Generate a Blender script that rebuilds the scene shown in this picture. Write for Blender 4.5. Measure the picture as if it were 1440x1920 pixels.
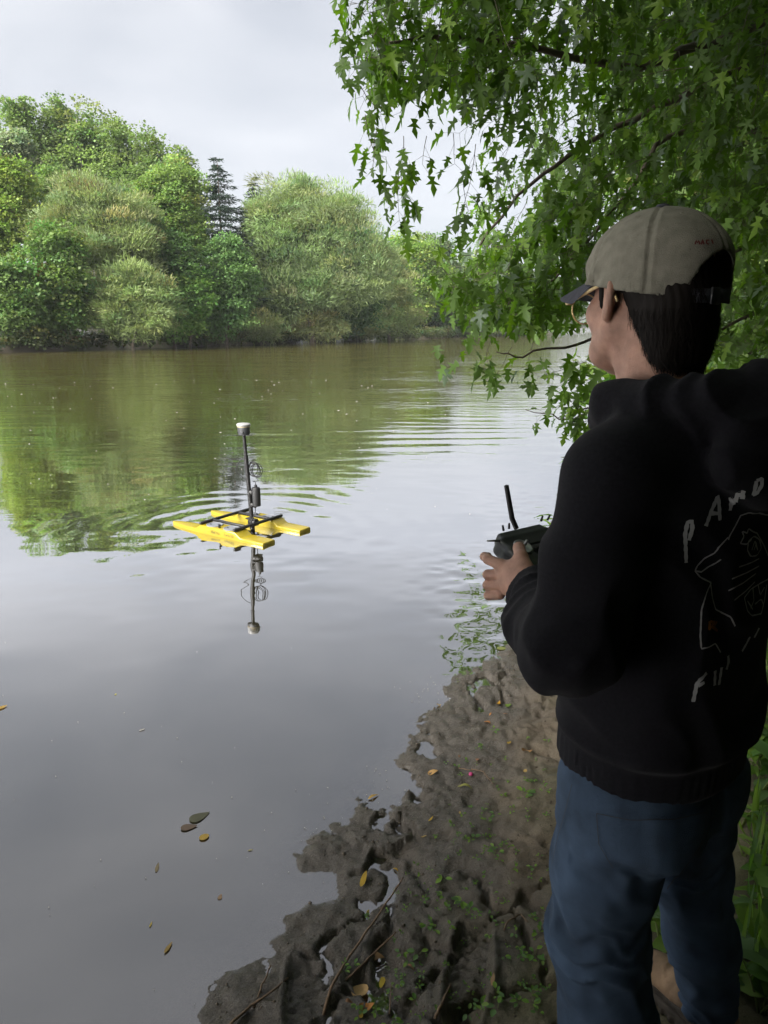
import bpy, math, random
import numpy as np
from mathutils import Vector, Matrix
from mathutils.bvhtree import BVHTree

for o in list(bpy.data.objects):
    bpy.data.objects.remove(o)
SC = bpy.context.scene
COL = SC.collection
R = math.radians
RNG = np.random.default_rng(7)
random.seed(7)

# ------------------------------------------------------------------ camera, sky, sun, exposure
FPX, PITCH, CZ = 1331.0, R(14.7), 1.74           # focal length in pixels of a 1440 x 1920 frame
cam = bpy.data.cameras.new('camera')
cam.sensor_fit = 'VERTICAL'
cam.sensor_height = 24.0
cam.lens = 24.0 * FPX / 1920.0
cam.clip_start, cam.clip_end = 0.05, 6000.0
camo = bpy.data.objects.new('camera', cam)
COL.objects.link(camo)
camo.location = (0, 0, CZ)
camo.rotation_euler = (R(90) - PITCH, 0, 0)
SC.camera = camo

SUN_EL, SUN_AZ = R(38), R(-132)                    # azimuth from +Y, negative to the left
W = bpy.data.worlds.new('World')
SC.world = W
W.use_nodes = True
nt = W.node_tree
nt.nodes.clear()
wo = nt.nodes.new('ShaderNodeOutputWorld')
sky = nt.nodes.new('ShaderNodeTexSky')
sky.sky_type = 'NISHITA'
sky.sun_disc = False
sky.sun_elevation = SUN_EL
sky.sun_rotation = SUN_AZ
bgs = nt.nodes.new('ShaderNodeBackground')
bgs.inputs[1].default_value = 0.05
nt.links.new(sky.outputs[0], bgs.inputs[0])
tc = nt.nodes.new('ShaderNodeTexCoord')
mp = nt.nodes.new('ShaderNodeMapping')
mp.inputs['Scale'].default_value = (1.0, 1.0, 2.6)
nt.links.new(tc.outputs['Generated'], mp.inputs[0])
nz = nt.nodes.new('ShaderNodeTexNoise')
nz.inputs['Scale'].default_value = 2.7
nz.inputs['Detail'].default_value = 4.0
nz.inputs['Roughness'].default_value = 0.45
nz.inputs['Distortion'].default_value = 0.3
nt.links.new(mp.outputs[0], nz.inputs['Vector'])
cr = nt.nodes.new('ShaderNodeValToRGB')
cr.color_ramp.elements[0].position = 0.30
cr.color_ramp.elements[0].color = (0.0465, 0.0485, 0.053, 1)
cr.color_ramp.elements[1].position = 0.74
cr.color_ramp.elements[1].color = (0.0755, 0.0757, 0.078, 1)
nt.links.new(nz.outputs[0], cr.inputs[0])
bgc = nt.nodes.new('ShaderNodeBackground')
bgc.inputs[1].default_value = 1.0
nt.links.new(cr.outputs[0], bgc.inputs[0])
mx = nt.nodes.new('ShaderNodeMixShader')
mx.inputs[0].default_value = 0.96                 # thick cloud cover over the sky
nt.links.new(bgs.outputs[0], mx.inputs[1])
nt.links.new(bgc.outputs[0], mx.inputs[2])
nt.links.new(mx.outputs[0], wo.inputs[0])

sun = bpy.data.lights.new('sun', 'SUN')
sun.energy = 1.5
sun.angle = R(46)
sun.color = (1.0, 0.97, 0.92)
suno = bpy.data.objects.new('sun', sun)
COL.objects.link(suno)
sd = Vector((math.sin(SUN_AZ) * math.cos(SUN_EL), math.cos(SUN_AZ) * math.cos(SUN_EL), math.sin(SUN_EL)))
suno.rotation_euler = sd.to_track_quat('Z', 'Y').to_euler()

SC.view_settings.view_transform = 'Standard'
SC.view_settings.look = 'None'
SC.view_settings.exposure = 3.6
SC.view_settings.gamma = 1.0
SC.view_settings.use_curve_mapping = False
SC.cycles.max_bounces = 8
SC.cycles.volume_bounces = 0
SC.cycles.transparent_max_bounces = 8

# ------------------------------------------------------------------ helpers
def ray(px, py):
    u = (960 - py) / FPX
    return np.array([(px - 720) / FPX, math.cos(PITCH) + u * math.sin(PITCH), -math.sin(PITCH) + u * math.cos(PITCH)])
def at(px, py, z=0.0):
    r = ray(px, py)
    return r * ((z - CZ) / r[2]) + np.array([0, 0, CZ])
def aty(px, py, y):
    r = ray(px, py)
    return r * (y / r[1]) + np.array([0, 0, CZ])
def atd(px, py, d):
    r = ray(px, py)
    return r * (d / np.linalg.norm(r)) + np.array([0, 0, CZ])

def mesh_np(name, V, faces, mat=None, smooth=False, col=None):
    """V (n,3); faces: (m,k) array or list of such arrays; col: per-vertex rgb"""
    me = bpy.data.meshes.new(name)
    V = np.asarray(V, np.float32)
    if not isinstance(faces, (list, tuple)):
        faces = [faces]
    faces = [np.asarray(f, np.int32) for f in faces if len(f)]
    me.vertices.add(len(V))
    me.vertices.foreach_set('co', V.ravel())
    lv = np.concatenate([f.ravel() for f in faces])
    tot = np.concatenate([np.full(len(f), f.shape[1], np.int32) for f in faces])
    st = np.concatenate([[0], np.cumsum(tot)[:-1]]).astype(np.int32)
    me.loops.add(len(lv))
    me.loops.foreach_set('vertex_index', lv)
    me.polygons.add(len(tot))
    me.polygons.foreach_set('loop_start', st)
    me.polygons.foreach_set('loop_total', tot)
    me.update(calc_edges=True)
    if smooth:
        me.polygons.foreach_set('use_smooth', np.ones(len(tot), bool))
    if col is not None:
        a = me.color_attributes.new('Col', 'FLOAT_COLOR', 'POINT')
        c = np.ones((len(V), 4), np.float32)
        c[:, :3] = np.asarray(col, np.float32)
        a.data.foreach_set('color', c.ravel())
    if mat:
        me.materials.append(mat)
    me.validate()
    return me
def obj(name, me, parent=None, loc=None, rot=None):
    o = bpy.data.objects.new(name, me)
    COL.objects.link(o)
    if parent is not None:
        o.parent = parent
    if loc is not None:
        o.location = loc
    if rot is not None:
        o.rotation_euler = rot
    return o
def tag(o, label=None, cat=None, group=None, kind=None):
    if label: o['label'] = label
    if cat: o['category'] = cat
    if group: o['group'] = group
    if kind: o['kind'] = kind
    return o
def empty(name, loc=(0, 0, 0), rz=0):
    o = bpy.data.objects.new(name, None)
    COL.objects.link(o)
    o.empty_display_size = 0.1
    o.location = loc
    o.rotation_euler = (0, 0, rz)
    return o

class MB:
    """collects shapes into one mesh"""
    def __init__(s):
        s.V, s.F, s.n = [], {}, 0
    def add(s, V, faces):
        V = np.asarray(V, float)
        for f in faces:
            f = np.asarray(f)
            s.F.setdefault(f.shape[-1], []).append(f.reshape(-1, f.shape[-1]) + s.n)
        s.V.append(V)
        s.n += len(V)
    def tube(s, pts, rad, k=6, cap=True):
        pts = np.asarray(pts, float)
        n = len(pts)
        rad = np.broadcast_to(np.asarray(rad, float), (n,))
        T = np.gradient(pts, axis=0)
        T /= np.linalg.norm(T, axis=1)[:, None] + 1e-12
        up = np.array([0, 0, 1.0]) if abs(T[0][2]) < 0.9 else np.array([1.0, 0, 0])
        A = np.cross(T[0], up); A /= np.linalg.norm(A)
        rings = []
        for i in range(n):
            A = A - T[i] * A.dot(T[i]); A /= np.linalg.norm(A) + 1e-12
            B = np.cross(T[i], A)
            th = np.arange(k) * 2 * math.pi / k
            rings.append(pts[i] + rad[i] * (np.cos(th)[:, None] * A + np.sin(th)[:, None] * B))
        V = np.concatenate(rings)
        i, j = np.meshgrid(np.arange(n - 1), np.arange(k), indexing='ij')
        q = np.stack([i * k + j, i * k + (j + 1) % k, (i + 1) * k + (j + 1) % k, (i + 1) * k + j], -1).reshape(-1, 4)
        fs = [q]
        if cap:
            V = np.concatenate([V, pts[:1], pts[-1:]])
            jj = np.arange(k)
            fs.append(np.stack([(jj + 1) % k, jj, np.full(k, n * k)], -1))
            fs.append(np.stack([(n - 1) * k + jj, (n - 1) * k + (jj + 1) % k, np.full(k, n * k + 1)], -1))
        s.add(V, fs)
    def loft(s, rings, cap=True):
        rings = [np.asarray(r, float) for r in rings]
        n, k = len(rings), len(rings[0])
        V = np.concatenate(rings)
        i, j = np.meshgrid(np.arange(n - 1), np.arange(k), indexing='ij')
        q = np.stack([i * k + j, i * k + (j + 1) % k, (i + 1) * k + (j + 1) % k, (i + 1) * k + j], -1).reshape(-1, 4)
        s.add(V, [q])
        if cap:
            s.F.setdefault(k, []).append((np.arange(k)[::-1] + s.n - n * k)[None])
            s.F.setdefault(k, []).append((np.arange(k) + s.n - k)[None])
    def box(s, c, size, M=None, bev=0.0):
        c = np.asarray(c, float); h = np.asarray(size, float) / 2
        b = min(bev, *(h * 0.9)) if bev else 0
        def rect(z, ins):
            x, y = h[0] - ins, h[1] - ins
            if b:
                return [[-x, -y + b, z], [-x + b, -y, z], [x - b, -y, z], [x, -y + b, z], [x, y - b, z], [x - b, y, z], [-x + b, y, z], [-x, y - b, z]]
            return [[-x, -y, z], [x, -y, z], [x, y, z], [-x, y, z]]
        if b:
            rr = [rect(-h[2], b * 0.8), rect(-h[2] + b, 0), rect(h[2] - b, 0), rect(h[2], b * 0.8)]
        else:
            rr = [rect(-h[2], 0), rect(h[2], 0)]
        rr = [np.array(r) for r in rr]
        if M is not None:
            rr = [r @ np.asarray(M, float).T for r in rr]
        s.loft([r + c for r in rr])
    def lathe(s, prof, c=(0, 0, 0), k=24, M=None):
        th = np.arange(k) * 2 * math.pi / k
        rings = []
        for r, z in prof:
            ring = np.stack([r * np.cos(th), r * np.sin(th), np.full(k, z)], -1)
            if M is not None:
                ring = ring @ np.asarray(M, float).T
            rings.append(ring + np.asarray(c, float))
        s.loft(rings)
    def mesh(s, name, mat=None, smooth=False):
        return mesh_np(name, np.concatenate(s.V), [np.concatenate(f) for f in s.F.values()], mat, smooth)
    def build(s, name, mat=None, parent=None, smooth=False):
        return obj(name, s.mesh(name, mat, smooth), parent)

def smooth_by_angle(o, deg=35):
    me = o.data
    me.polygons.foreach_set('use_smooth', np.ones(len(me.polygons), bool))
    try:
        me.set_sharp_from_angle(angle=R(deg))
    except Exception:
        pass

# numpy noise -------------------------------------------------------------
def _hash(ix, iy, iz, seed):
    h = (ix.astype(np.int64) * 374761393 + iy.astype(np.int64) * 668265263 + iz.astype(np.int64) * 2147483647 + seed * 974634777)
    h = (h ^ (h >> 13)) * 1274126177
    h = h ^ (h >> 16)
    return (h & 0xFFFFF).astype(np.float64) / 0xFFFFF
def vnoise(x, y, z=None, seed=0):
    if z is None:
        z = np.zeros_like(x)
    ix, iy, iz = np.floor(x), np.floor(y), np.floor(z)
    fx, fy, fz = x - ix, y - iy, z - iz
    fx, fy, fz = [f * f * f * (f * (f * 6 - 15) + 10) for f in (fx, fy, fz)]
    def L(a, b, t): return a + (b - a) * t
    def g(a, b, c): return _hash(ix + a, iy + b, iz + c, seed)
    if np.ndim(z) and not np.any(z):
        return L(L(g(0,0,0), g(1,0,0), fx), L(g(0,1,0), g(1,1,0), fx), fy) * 2 - 1
    return L(L(L(g(0,0,0), g(1,0,0), fx), L(g(0,1,0), g(1,1,0), fx), fy),
             L(L(g(0,0,1), g(1,0,1), fx), L(g(0,1,1), g(1,1,1), fx), fy), fz) * 2 - 1
def fbm(x, y, z=None, oct=4, seed=0, gain=0.5):
    s, a, f = 0, 1.0, 1.0
    for i in range(oct):
        s = s + a * vnoise(x * f + 17.3 * i, y * f - 9.1 * i, None if z is None else z * f, seed + i)
        a *= gain
        f *= 2.03
    return s
def sstep(a, b, x):
    t = np.clip((x - a) / (b - a), 0, 1)
    return t * t * (3 - 2 * t)

# materials ---------------------------------------------------------------
def pmat(name, color, rough=0.6, spec=0.5, metal=0.0, vary=0.0, vscale=30.0, bump=0.0, bscale=80.0, coat=0.0, sheen=0.0):
    m = bpy.data.materials.new(name)
    m.use_nodes = True
    n = m.node_tree
    b = n.nodes['Principled BSDF']
    b.inputs['Base Color'].default_value = (*color, 1)
    b.inputs['Roughness'].default_value = rough
    b.inputs['Specular IOR Level'].default_value = spec
    b.inputs['Metallic'].default_value = metal
    b.inputs['Coat Weight'].default_value = coat
    if sheen:
        b.inputs['Sheen Weight'].default_value = sheen
        b.inputs['Sheen Roughness'].default_value = 0.5
    geo = None
    if vary or bump:
        geo = n.nodes.new('ShaderNodeTexCoord')
    if vary:
        t = n.nodes.new('ShaderNodeTexNoise')
        t.inputs['Scale'].default_value = vscale
        t.inputs['Detail'].default_value = 5
        n.links.new(geo.outputs['Object'], t.inputs['Vector'])
        r = n.nodes.new('ShaderNodeValToRGB')
        r.color_ramp.elements[0].position, r.color_ramp.elements[1].position = 0.3, 0.7
        r.color_ramp.elements[0].color = (*[c * (1 - vary) for c in color], 1)
        r.color_ramp.elements[1].color = (*[min(1, c * (1 + vary)) for c in color], 1)
        n.links.new(t.outputs[0], r.inputs[0])
        n.links.new(r.outputs[0], b.inputs['Base Color'])
    if bump:
        t2 = n.nodes.new('ShaderNodeTexNoise')
        t2.inputs['Scale'].default_value = bscale
        t2.inputs['Detail'].default_value = 4
        n.links.new(geo.outputs['Object'], t2.inputs['Vector'])
        bp = n.nodes.new('ShaderNodeBump')
        bp.inputs['Strength'].default_value = bump
        bp.inputs['Distance'].default_value = 0.01
        n.links.new(t2.outputs[0], bp.inputs['Height'])
        n.links.new(bp.outputs[0], b.inputs['Normal'])
    return m
def leafmat(name, trans=0.35, rough=0.45, spec=0.35, tint=(1.05, 1.15, 0.7)):
    """colour from the mesh's own 'Col' attribute; some light passes through the blade"""
    m = bpy.data.materials.new(name)
    m.use_nodes = True
    n = m.node_tree
    b = n.nodes['Principled BSDF']
    b.inputs['Roughness'].default_value = rough
    b.inputs['Specular IOR Level'].default_value = spec
    at_ = n.nodes.new('ShaderNodeAttribute')
    at_.attribute_name = 'Col'
    n.links.new(at_.outputs['Color'], b.inputs['Base Color'])
    tr = n.nodes.new('ShaderNodeBsdfTranslucent')
    mul = n.nodes.new('ShaderNodeMix')
    mul.data_type = 'RGBA'
    mul.blend_type = 'MULTIPLY'
    mul.inputs[0].default_value = 1.0
    mul.inputs[7].default_value = (*tint, 1)
    n.links.new(at_.outputs['Color'], mul.inputs[6])
    n.links.new(mul.outputs[2], tr.inputs['Color'])
    mix = n.nodes.new('ShaderNodeMixShader')
    mix.inputs[0].default_value = trans
    n.links.new(b.outputs[0], mix.inputs[1])
    n.links.new(tr.outputs[0], mix.inputs[2])
    n.links.new(mix.outputs[0], n.nodes['Material Output'].inputs[0])
    return m
# ------------------------------------------------------------------ the river and its banks
SHORE = np.array([(-14, -60), (-5.0, -14), (-2.2, -4), (-1.0, -0.5), (-0.62, 0.8), (-0.50, 1.38), (-0.475, 1.47), (-0.46, 1.56), (-0.33, 1.64), (-0.285, 1.78), (-0.17, 1.86), (-0.19, 1.95), (-0.31, 1.97),
                  (-0.30, 2.04), (-0.245, 2.13), (-0.13, 2.22), (-0.10, 2.36), (-0.03, 2.45), (0.03, 2.60), (0.12, 2.72), (0.16, 2.9), (0.30, 3.05), (0.29, 3.22), (0.40, 3.36), (0.56, 3.5),
                  (0.72, 3.72), (0.95, 4.1), (1.15, 4.7), (1.42, 5.9), (2.1, 8.1), (3.0, 10.8), (4.8, 16.1), (9.5, 30), (21, 62), (46, 130), (95, 255), (220, 560), (460, 1150)], float)
FAR = np.array([(-900, -560), (-300, -180), (-110, -50), (-50, 10), (-32, 36), (-24.8, 47), (-20.7, 54.3), (-14.7, 62.7), (-6.9, 78.9), (3.4, 94), (13.6, 116.4), (31, 144), (78, 262), (190, 555), (420, 1150)], float)

def polydist(x, y, poly, left=True):
    """signed distance to an open polyline, positive on its right-hand side when walking along it"""
    best = np.full(x.shape, 1e18)
    sign = np.zeros(x.shape)
    for (x0, y0), (x1, y1) in zip(poly[:-1], poly[1:]):
        dx, dy = x1 - x0, y1 - y0
        t = np.clip(((x - x0) * dx + (y - y0) * dy) / (dx * dx + dy * dy), 0, 1)
        ex, ey = x - (x0 + t * dx), y - (y0 + t * dy)
        d = ex * ex + ey * ey
        cr_ = dx * (y - y0) - dy * (x - x0)
        m = d < best
        best = np.where(m, d, best)
        sign = np.where(m, np.where(cr_ < 0, 1.0, -1.0), sign)
    return np.sqrt(best) * sign

VOR = RNG.uniform((-1.2, 0.9), (1.6, 4.4), (150, 2))
def voronoi_edge(x, y):
    wx = x + 0.05 * fbm(x * 9, y * 9, seed=31, oct=3)
    wy = y + 0.05 * fbm(x * 9 + 40, y * 9, seed=37, oct=3)
    d1 = np.full(x.shape, 9.0); d2 = np.full(x.shape, 9.0)
    for vx, vy in VOR:
        d = np.hypot(wx - vx, wy - vy)
        d2 = np.where(d < d1, d1, np.minimum(d2, d))
        d1 = np.minimum(d1, d)
    return d2 - d1
FOOT = [(at(575, 1862, 0.06)[:2], R(8), 0.55), (at(880, 1800, 0.1)[:2], R(-14), 1.0)]
HOLLOW = [(at(735, 1478, 0.0)[:2], 0.13, 0.16, 0.05), (at(805, 1400, 0.02)[:2], 0.05, 0.10, 0.045), (at(912, 1275, 0.02)[:2], 0.09, 0.10, 0.06)]
def bank_height(x, y, fine=True):
    s = polydist(x, y, SHORE)
    wob = 0.05 * fbm(x * 3.1, y * 3.1, seed=3, oct=3) * sstep(0.0, 0.1, np.abs(s) + 0.05)
    s2 = s + wob * 0.6
    h = np.interp(s2, [-60, -8, -2.0, -0.6, -0.15, -0.02, 0.04, 0.12, 0.35, 0.8, 1.4, 3.0, 8, 30, 400],
                  [-2.6, -1.4, -0.42, -0.080, -0.022, -0.005, 0.012, 0.024, 0.050, 0.10, 0.125, 0.22, 0.55, 1.3, 2.0])
    if not fine:
        return h + 0.02 * fbm(x * 1.7, y * 1.7, seed=5) * sstep(0, 1, s)
    inl = sstep(-0.05, 0.40, s)
    h = h + (0.0032 + 0.009 * inl) * fbm(x * 7, y * 7, seed=5, oct=3)
    rough = sstep(-0.1, 0.04, s) * (1 - 0.5 * sstep(0.3, 0.9, s))
    h = h + rough * 0.0065 * fbm(x * 26, y * 26, seed=9, oct=4, gain=0.62) - rough * 0.003 * (1 - np.abs(fbm(x * 17, y * 17, seed=14, oct=2))) + 0.0022 * inl * fbm(x * 90, y * 90, seed=12, oct=2)
    # lumps and pits in the trampled wet edge
    pit = fbm(x * 15, y * 15, seed=23, oct=3)
    h = h - rough * 0.009 * sstep(0.35, 0.9, pit)
    # shallow hollows that hold water
    for (hx, hy), rx, ry, dp in HOLLOW:
        q = np.hypot((x - hx) / rx, (y - hy) / ry) + 0.45 * fbm(x * 14, y * 14, seed=57, oct=3)
        h = h - dp * (1 - sstep(0.5, 1.05, q))
    # drying cracks
    e = voronoi_edge(x, y)
    cm = sstep(0.02, 0.15, s) * (1 - sstep(0.75, 1.3, s)) * sstep(-0.35, 0.15, fbm(x * 2.2, y * 2.2, seed=41, oct=2))
    h = h - 0.036 * cm * (1 - sstep(0.004, 0.024, e))
    h = h + 0.010 * cm * np.exp(-(e / 0.05) ** 2) * fbm(x * 11, y * 11, seed=43, oct=2)
    # boot prints with a lugged tread
    for (fx, fy), a_, fd in FOOT:
        u = (x - fx) * math.cos(a_) + (y - fy) * math.sin(a_)
        v = -(x - fx) * math.sin(a_) + (y - fy) * math.cos(a_)
        w = 0.047 + 0.012 * np.cos(v * 12)
        q = np.maximum(np.abs(u) / w, np.abs(v) / 0.145)
        inside = 1 - sstep(0.8, 1.08, q + 0.08 * fbm(x * 25, y * 25, seed=51, oct=2))
        rim = np.exp(-((q - 1.16) / 0.13) ** 2)
        lug = sstep(-0.1, 0.5, np.sin((v + 0.35 * np.abs(u) * np.sign(np.sin(v * 25))) * 190 + 1.5 * np.cos(u * 130)))
        h = h - fd * inside * (0.024 + 0.010 * lug) + rim * 0.012
    return h
def ground_z(x, y):
    return float(bank_height(np.array([float(x)]), np.array([float(y)]), True)[0])

def graded(segs):
    """[(start, end, step0, step1)...] -> coordinates with a growing step"""
    out = [segs[0][0]]
    for a_, b_, s0, s1 in segs:
        while out[-1] < b_ - 1e-6:
            t = (out[-1] - a_) / (b_ - a_)
            out.append(min(b_, out[-1] + s0 * (s1 / s0) ** t))
    return np.array(out)
def grid_mesh(xs, ys, Z):
    X, Y = np.meshgrid(xs, ys, indexing='xy')
    V = np.stack([X, Y, Z], -1).reshape(-1, 3)
    nx, ny = len(xs), len(ys)
    i, j = np.meshgrid(np.arange(ny - 1), np.arange(nx - 1), indexing='ij')
    q = np.stack([i * nx + j, i * nx + j + 1, (i + 1) * nx + j + 1, (i + 1) * nx + j], -1).reshape(-1, 4)
    return V, q

# mud: brown-grey, wet and glossy at the water's edge, mossy further up
M_MUD = bpy.data.materials.new('mud')
M_MUD.use_nodes = True
n = M_MUD.node_tree
b = n.nodes['Principled BSDF']
geo = n.nodes.new('ShaderNodeNewGeometry')
t1 = n.nodes.new('ShaderNodeTexNoise'); t1.inputs['Scale'].default_value = 5; t1.inputs['Detail'].default_value = 8; t1.inputs['Roughness'].default_value = 0.65
n.links.new(geo.outputs['Position'], t1.inputs['Vector'])
r1 = n.nodes.new('ShaderNodeValToRGB')
r1.color_ramp.elements[0].position, r1.color_ramp.elements[1].position = 0.3, 0.72
r1.color_ramp.elements[0].color = (0.088, 0.067, 0.045, 1)
r1.color_ramp.elements[1].color = (0.205, 0.162, 0.112, 1)
n.links.new(t1.outputs[0], r1.inputs[0])
wet = n.nodes.new('ShaderNodeAttribute'); wet.attribute_name = 'Col'
sep = n.nodes.new('ShaderNodeSeparateColor')
n.links.new(wet.outputs['Color'], sep.inputs[0])
mo = n.nodes.new('ShaderNodeMix'); mo.data_type = 'RGBA'
mo.inputs[7].default_value = (0.100, 0.098, 0.040, 1)          # moss film
n.links.new(r1.outputs[0], mo.inputs[6])
t3 = n.nodes.new('ShaderNodeTexNoise'); t3.inputs['Scale'].default_value = 9; t3.inputs['Detail'].default_value = 6
n.links.new(geo.outputs['Position'], t3.inputs['Vector'])
mm = n.nodes.new('ShaderNodeMath'); mm.operation = 'MULTIPLY'
n.links.new(t3.outputs[0], mm.inputs[0]); n.links.new(sep.outputs[1], mm.inputs[1])
n.links.new(mm.outputs[0], mo.inputs[0])
wd = n.nodes.new('ShaderNodeMix'); wd.data_type = 'RGBA'
wd.inputs[7].default_value = (0.086, 0.073, 0.058, 1)          # soaked silt
n.links.new(sep.outputs[0], wd.inputs[0]); n.links.new(mo.outputs[2], wd.inputs[6])
n.links.new(wd.outputs[2], b.inputs['Base Color'])
rr = n.nodes.new('ShaderNodeMapRange')
rr.inputs['To Min'].default_value, rr.inputs['To Max'].default_value = 0.78, 0.14
n.links.new(sep.outputs[0], rr.inputs['Value'])
t2 = n.nodes.new('ShaderNodeTexNoise'); t2.inputs['Scale'].default_value = 60; t2.inputs['Detail'].default_value = 8; t2.inputs['Roughness'].default_value = 0.7
n.links.new(geo.outputs['Position'], t2.inputs['Vector'])
ra = n.nodes.new('ShaderNodeMath'); ra.operation = 'MULTIPLY_ADD'; ra.inputs[1].default_value = 0.45
n.links.new(t2.outputs[0], ra.inputs[0]); n.links.new(rr.outputs[0], ra.inputs[2])
sb = n.nodes.new('ShaderNodeMath'); sb.operation = 'SUBTRACT'; sb.inputs[1].default_value = 0.16
n.links.new(ra.outputs[0], sb.inputs[0]); n.links.new(sb.outputs[0], b.inputs['Roughness'])
bp = n.nodes.new('ShaderNodeBump'); bp.inputs['Strength'].default_value = 0.55; bp.inputs['Distance'].default_value = 0.012
n.links.new(t2.outputs[0], bp.inputs['Height'])
t4 = n.nodes.new('ShaderNodeTexNoise'); t4.inputs['Scale'].default_value = 240; t4.inputs['Detail'].default_value = 6; t4.inputs['Roughness'].default_value = 0.75
n.links.new(geo.outputs['Position'], t4.inputs['Vector'])
bp2 = n.nodes.new('ShaderNodeBump'); bp2.inputs['Strength'].default_value = 0.45; bp2.inputs['Distance'].default_value = 0.004
n.links.new(t4.outputs[0], bp2.inputs['Height']); n.links.new(bp.outputs[0], bp2.inputs['Normal']); n.links.new(bp2.outputs[0], b.inputs['Normal'])
gr = n.nodes.new('ShaderNodeMapRange'); gr.inputs['From Min'].default_value = 0.32; gr.inputs['From Max'].default_value = 0.68; gr.inputs['To Min'].default_value = 0.55; gr.inputs['To Max'].default_value = 1.45
n.links.new(t4.outputs[0], gr.inputs['Value'])
gm = n.nodes.new('ShaderNodeVectorMath'); gm.operation = 'SCALE'
n.links.new(wd.outputs[2], gm.inputs[0]); n.links.new(gr.outputs[0], gm.inputs['Scale']); n.links.new(gm.outputs[0], b.inputs['Base Color'])

xs = graded([(-140, -6, 14, 1.5), (-6, -0.75, 0.6, 0.03), (-0.75, 0.80, 0.0092, 0.0092), (0.80, 2.2, 0.012, 0.07), (2.2, 12, 0.08, 1.2), (12, 160, 1.5, 12), (160, 1200, 20, 90)])
ys = graded([(-200, -6, 20, 1.0), (-6, 1.3, 0.8, 0.014), (1.3, 2.5, 0.0085, 0.010), (2.5, 4.0, 0.010, 0.026), (4.0, 9, 0.04, 0.25), (9, 60, 0.3, 4), (60, 1500, 5, 90)])
X, Y = np.meshgrid(xs, ys)
fineM = (X > -1.3) & (X < 2.4) & (Y > 0.6) & (Y < 6)
Z = bank_height(X, Y, False)
Z[fineM] = bank_height(X[fineM], Y[fineM], True)
S = polydist(X, Y, SHORE)
far = polydist(X, Y, FAR)
Z = np.where(far < 0, np.maximum(Z, np.interp(-far, [0, 0.3, 1.5, 10, 60, 400], [-0.1, 0.25, 0.6, 1.2, 2.2, 3.0])), Z)
V, q = grid_mesh(xs, ys, Z)
wetv = (1 - sstep(0.22, 0.75, S + 0.18 * fbm(X * 4, Y * 4, seed=61, oct=3))) * 1.0
wetv = np.maximum(wetv, 1 - sstep(0.004, 0.03, Z))
moss = sstep(0.4, 0.9, S + 0.25 * fbm(X * 3, Y * 3, seed=67, oct=3))
cc = np.stack([wetv, moss, np.zeros_like(moss)], -1).reshape(-1, 3)
bed = (S < -0.60) & (far > 0.6)                      # bed under the opaque river is left out
keep = ~bed.reshape(-1)[q].all(1)
g = obj('ground', mesh_np('ground', V, q[keep], M_MUD, True, cc))
tag(g, kind='structure')

# ------------------------------------------------------------------ water, with its waves as geometry
BOATC = np.array([-1.28, 5.92])
xs = graded([(-1200, -60, 120, 6), (-60, -4.5, 5, 0.06), (-4.5, -0.6, 0.068, 0.058), (-0.6, 1.6, 0.03, 0.03), (1.6, 3.2, 0.045, 0.06), (3.2, 40, 0.08, 5), (40, 1200, 6, 120)])
ys = graded([(-300, -3, 40, 0.6), (-3, 1.2, 0.5, 0.03), (1.2, 3.6, 0.03, 0.03), (3.6, 8, 0.034, 0.04), (8, 13, 0.046, 0.10), (13, 60, 0.09, 1.8), (60, 1500, 1.6, 80)])
X, Y = np.meshgrid(xs, ys)
S = polydist(X, Y, SHORE)
RX, RY = X - BOATC[0], Y - BOATC[1]
rad = np.hypot(RX, RY)
# rings spreading from the boat, flattened and uneven
ph = fbm(X * 1.1, Y * 1.1, seed=71, oct=2) * 2.8
ring = np.sin(rad * 2 * math.pi / 0.30 + ph) * np.exp(-((rad - 1.2) / 0.6) ** 2) + 0.35 * np.sin(rad * 2 * math.pi / 0.45 + ph * 1.4) * np.exp(-((rad - 2.6) / 1.3) ** 2)
ang = np.arctan2(RY, RX)
ring *= 0.15 + 0.85 * sstep(-0.5, 0.6, fbm(np.cos(ang) * 2.2, np.sin(ang) * 2.2 + rad * 1.1, seed=73, oct=2))
ring *= 0.30 + 0.70 * sstep(-0.6, 0.5, RY)
# long low ripples coming down the river
rip = np.sin((Y * 1.0 - X * 0.10) * 2 * math.pi / 0.62 + 2.2 * fbm(X * 0.35, Y * 0.35, seed=79, oct=2))
pat = np.exp(-(((X - 1.3) / 2.3) ** 2 + ((Y - 11.3) / 2.2) ** 2)) + 0.25 * sstep(0.0, 0.7, fbm(X * 0.22, Y * 0.22, seed=83, oct=2)) * sstep(7, 12, Y)
# small chop beside the bank
chopm = np.exp(-(((X - 0.75) / 0.42) ** 2 + ((Y - 4.5) / 0.9) ** 2)) + 0.8 * np.exp(-(((X - 1.55) / 0.5) ** 2 + ((Y - 6.6) / 1.0) ** 2)) + 0.5 * np.exp(-(((X - 2.4) / 0.5) ** 2 + ((Y - 9.2) / 1.0) ** 2))
chop = fbm(X * 10, Y * 15, seed=89, oct=2)
swell = fbm(X * 0.9, Y * 1.5, seed=97, oct=2)
H = 0.0019 * ring + 0.0036 * rip * pat + 0.0060 * chop * chopm + 0.0016 * swell * sstep(2.5, 6, Y)
H += 0.0026 * fbm(X * 4.5, Y * 6.5, seed=101, oct=2) * np.exp(-((X + 1.1) / 1.1) ** 2 - ((Y - 5.3) / 1.1) ** 2) + 0.00025 * fbm(X * 3, Y * 5, seed=103, oct=2) * sstep(2.0, 4.0, Y)
H *= np.exp(-np.maximum(0, Y - 30) / 25)
V, q = grid_mesh(xs, ys, H)
Sv = np.maximum(S, -polydist(X, Y, FAR)).reshape(-1)
keep = Sv[q].min(1) < 0.5
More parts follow.
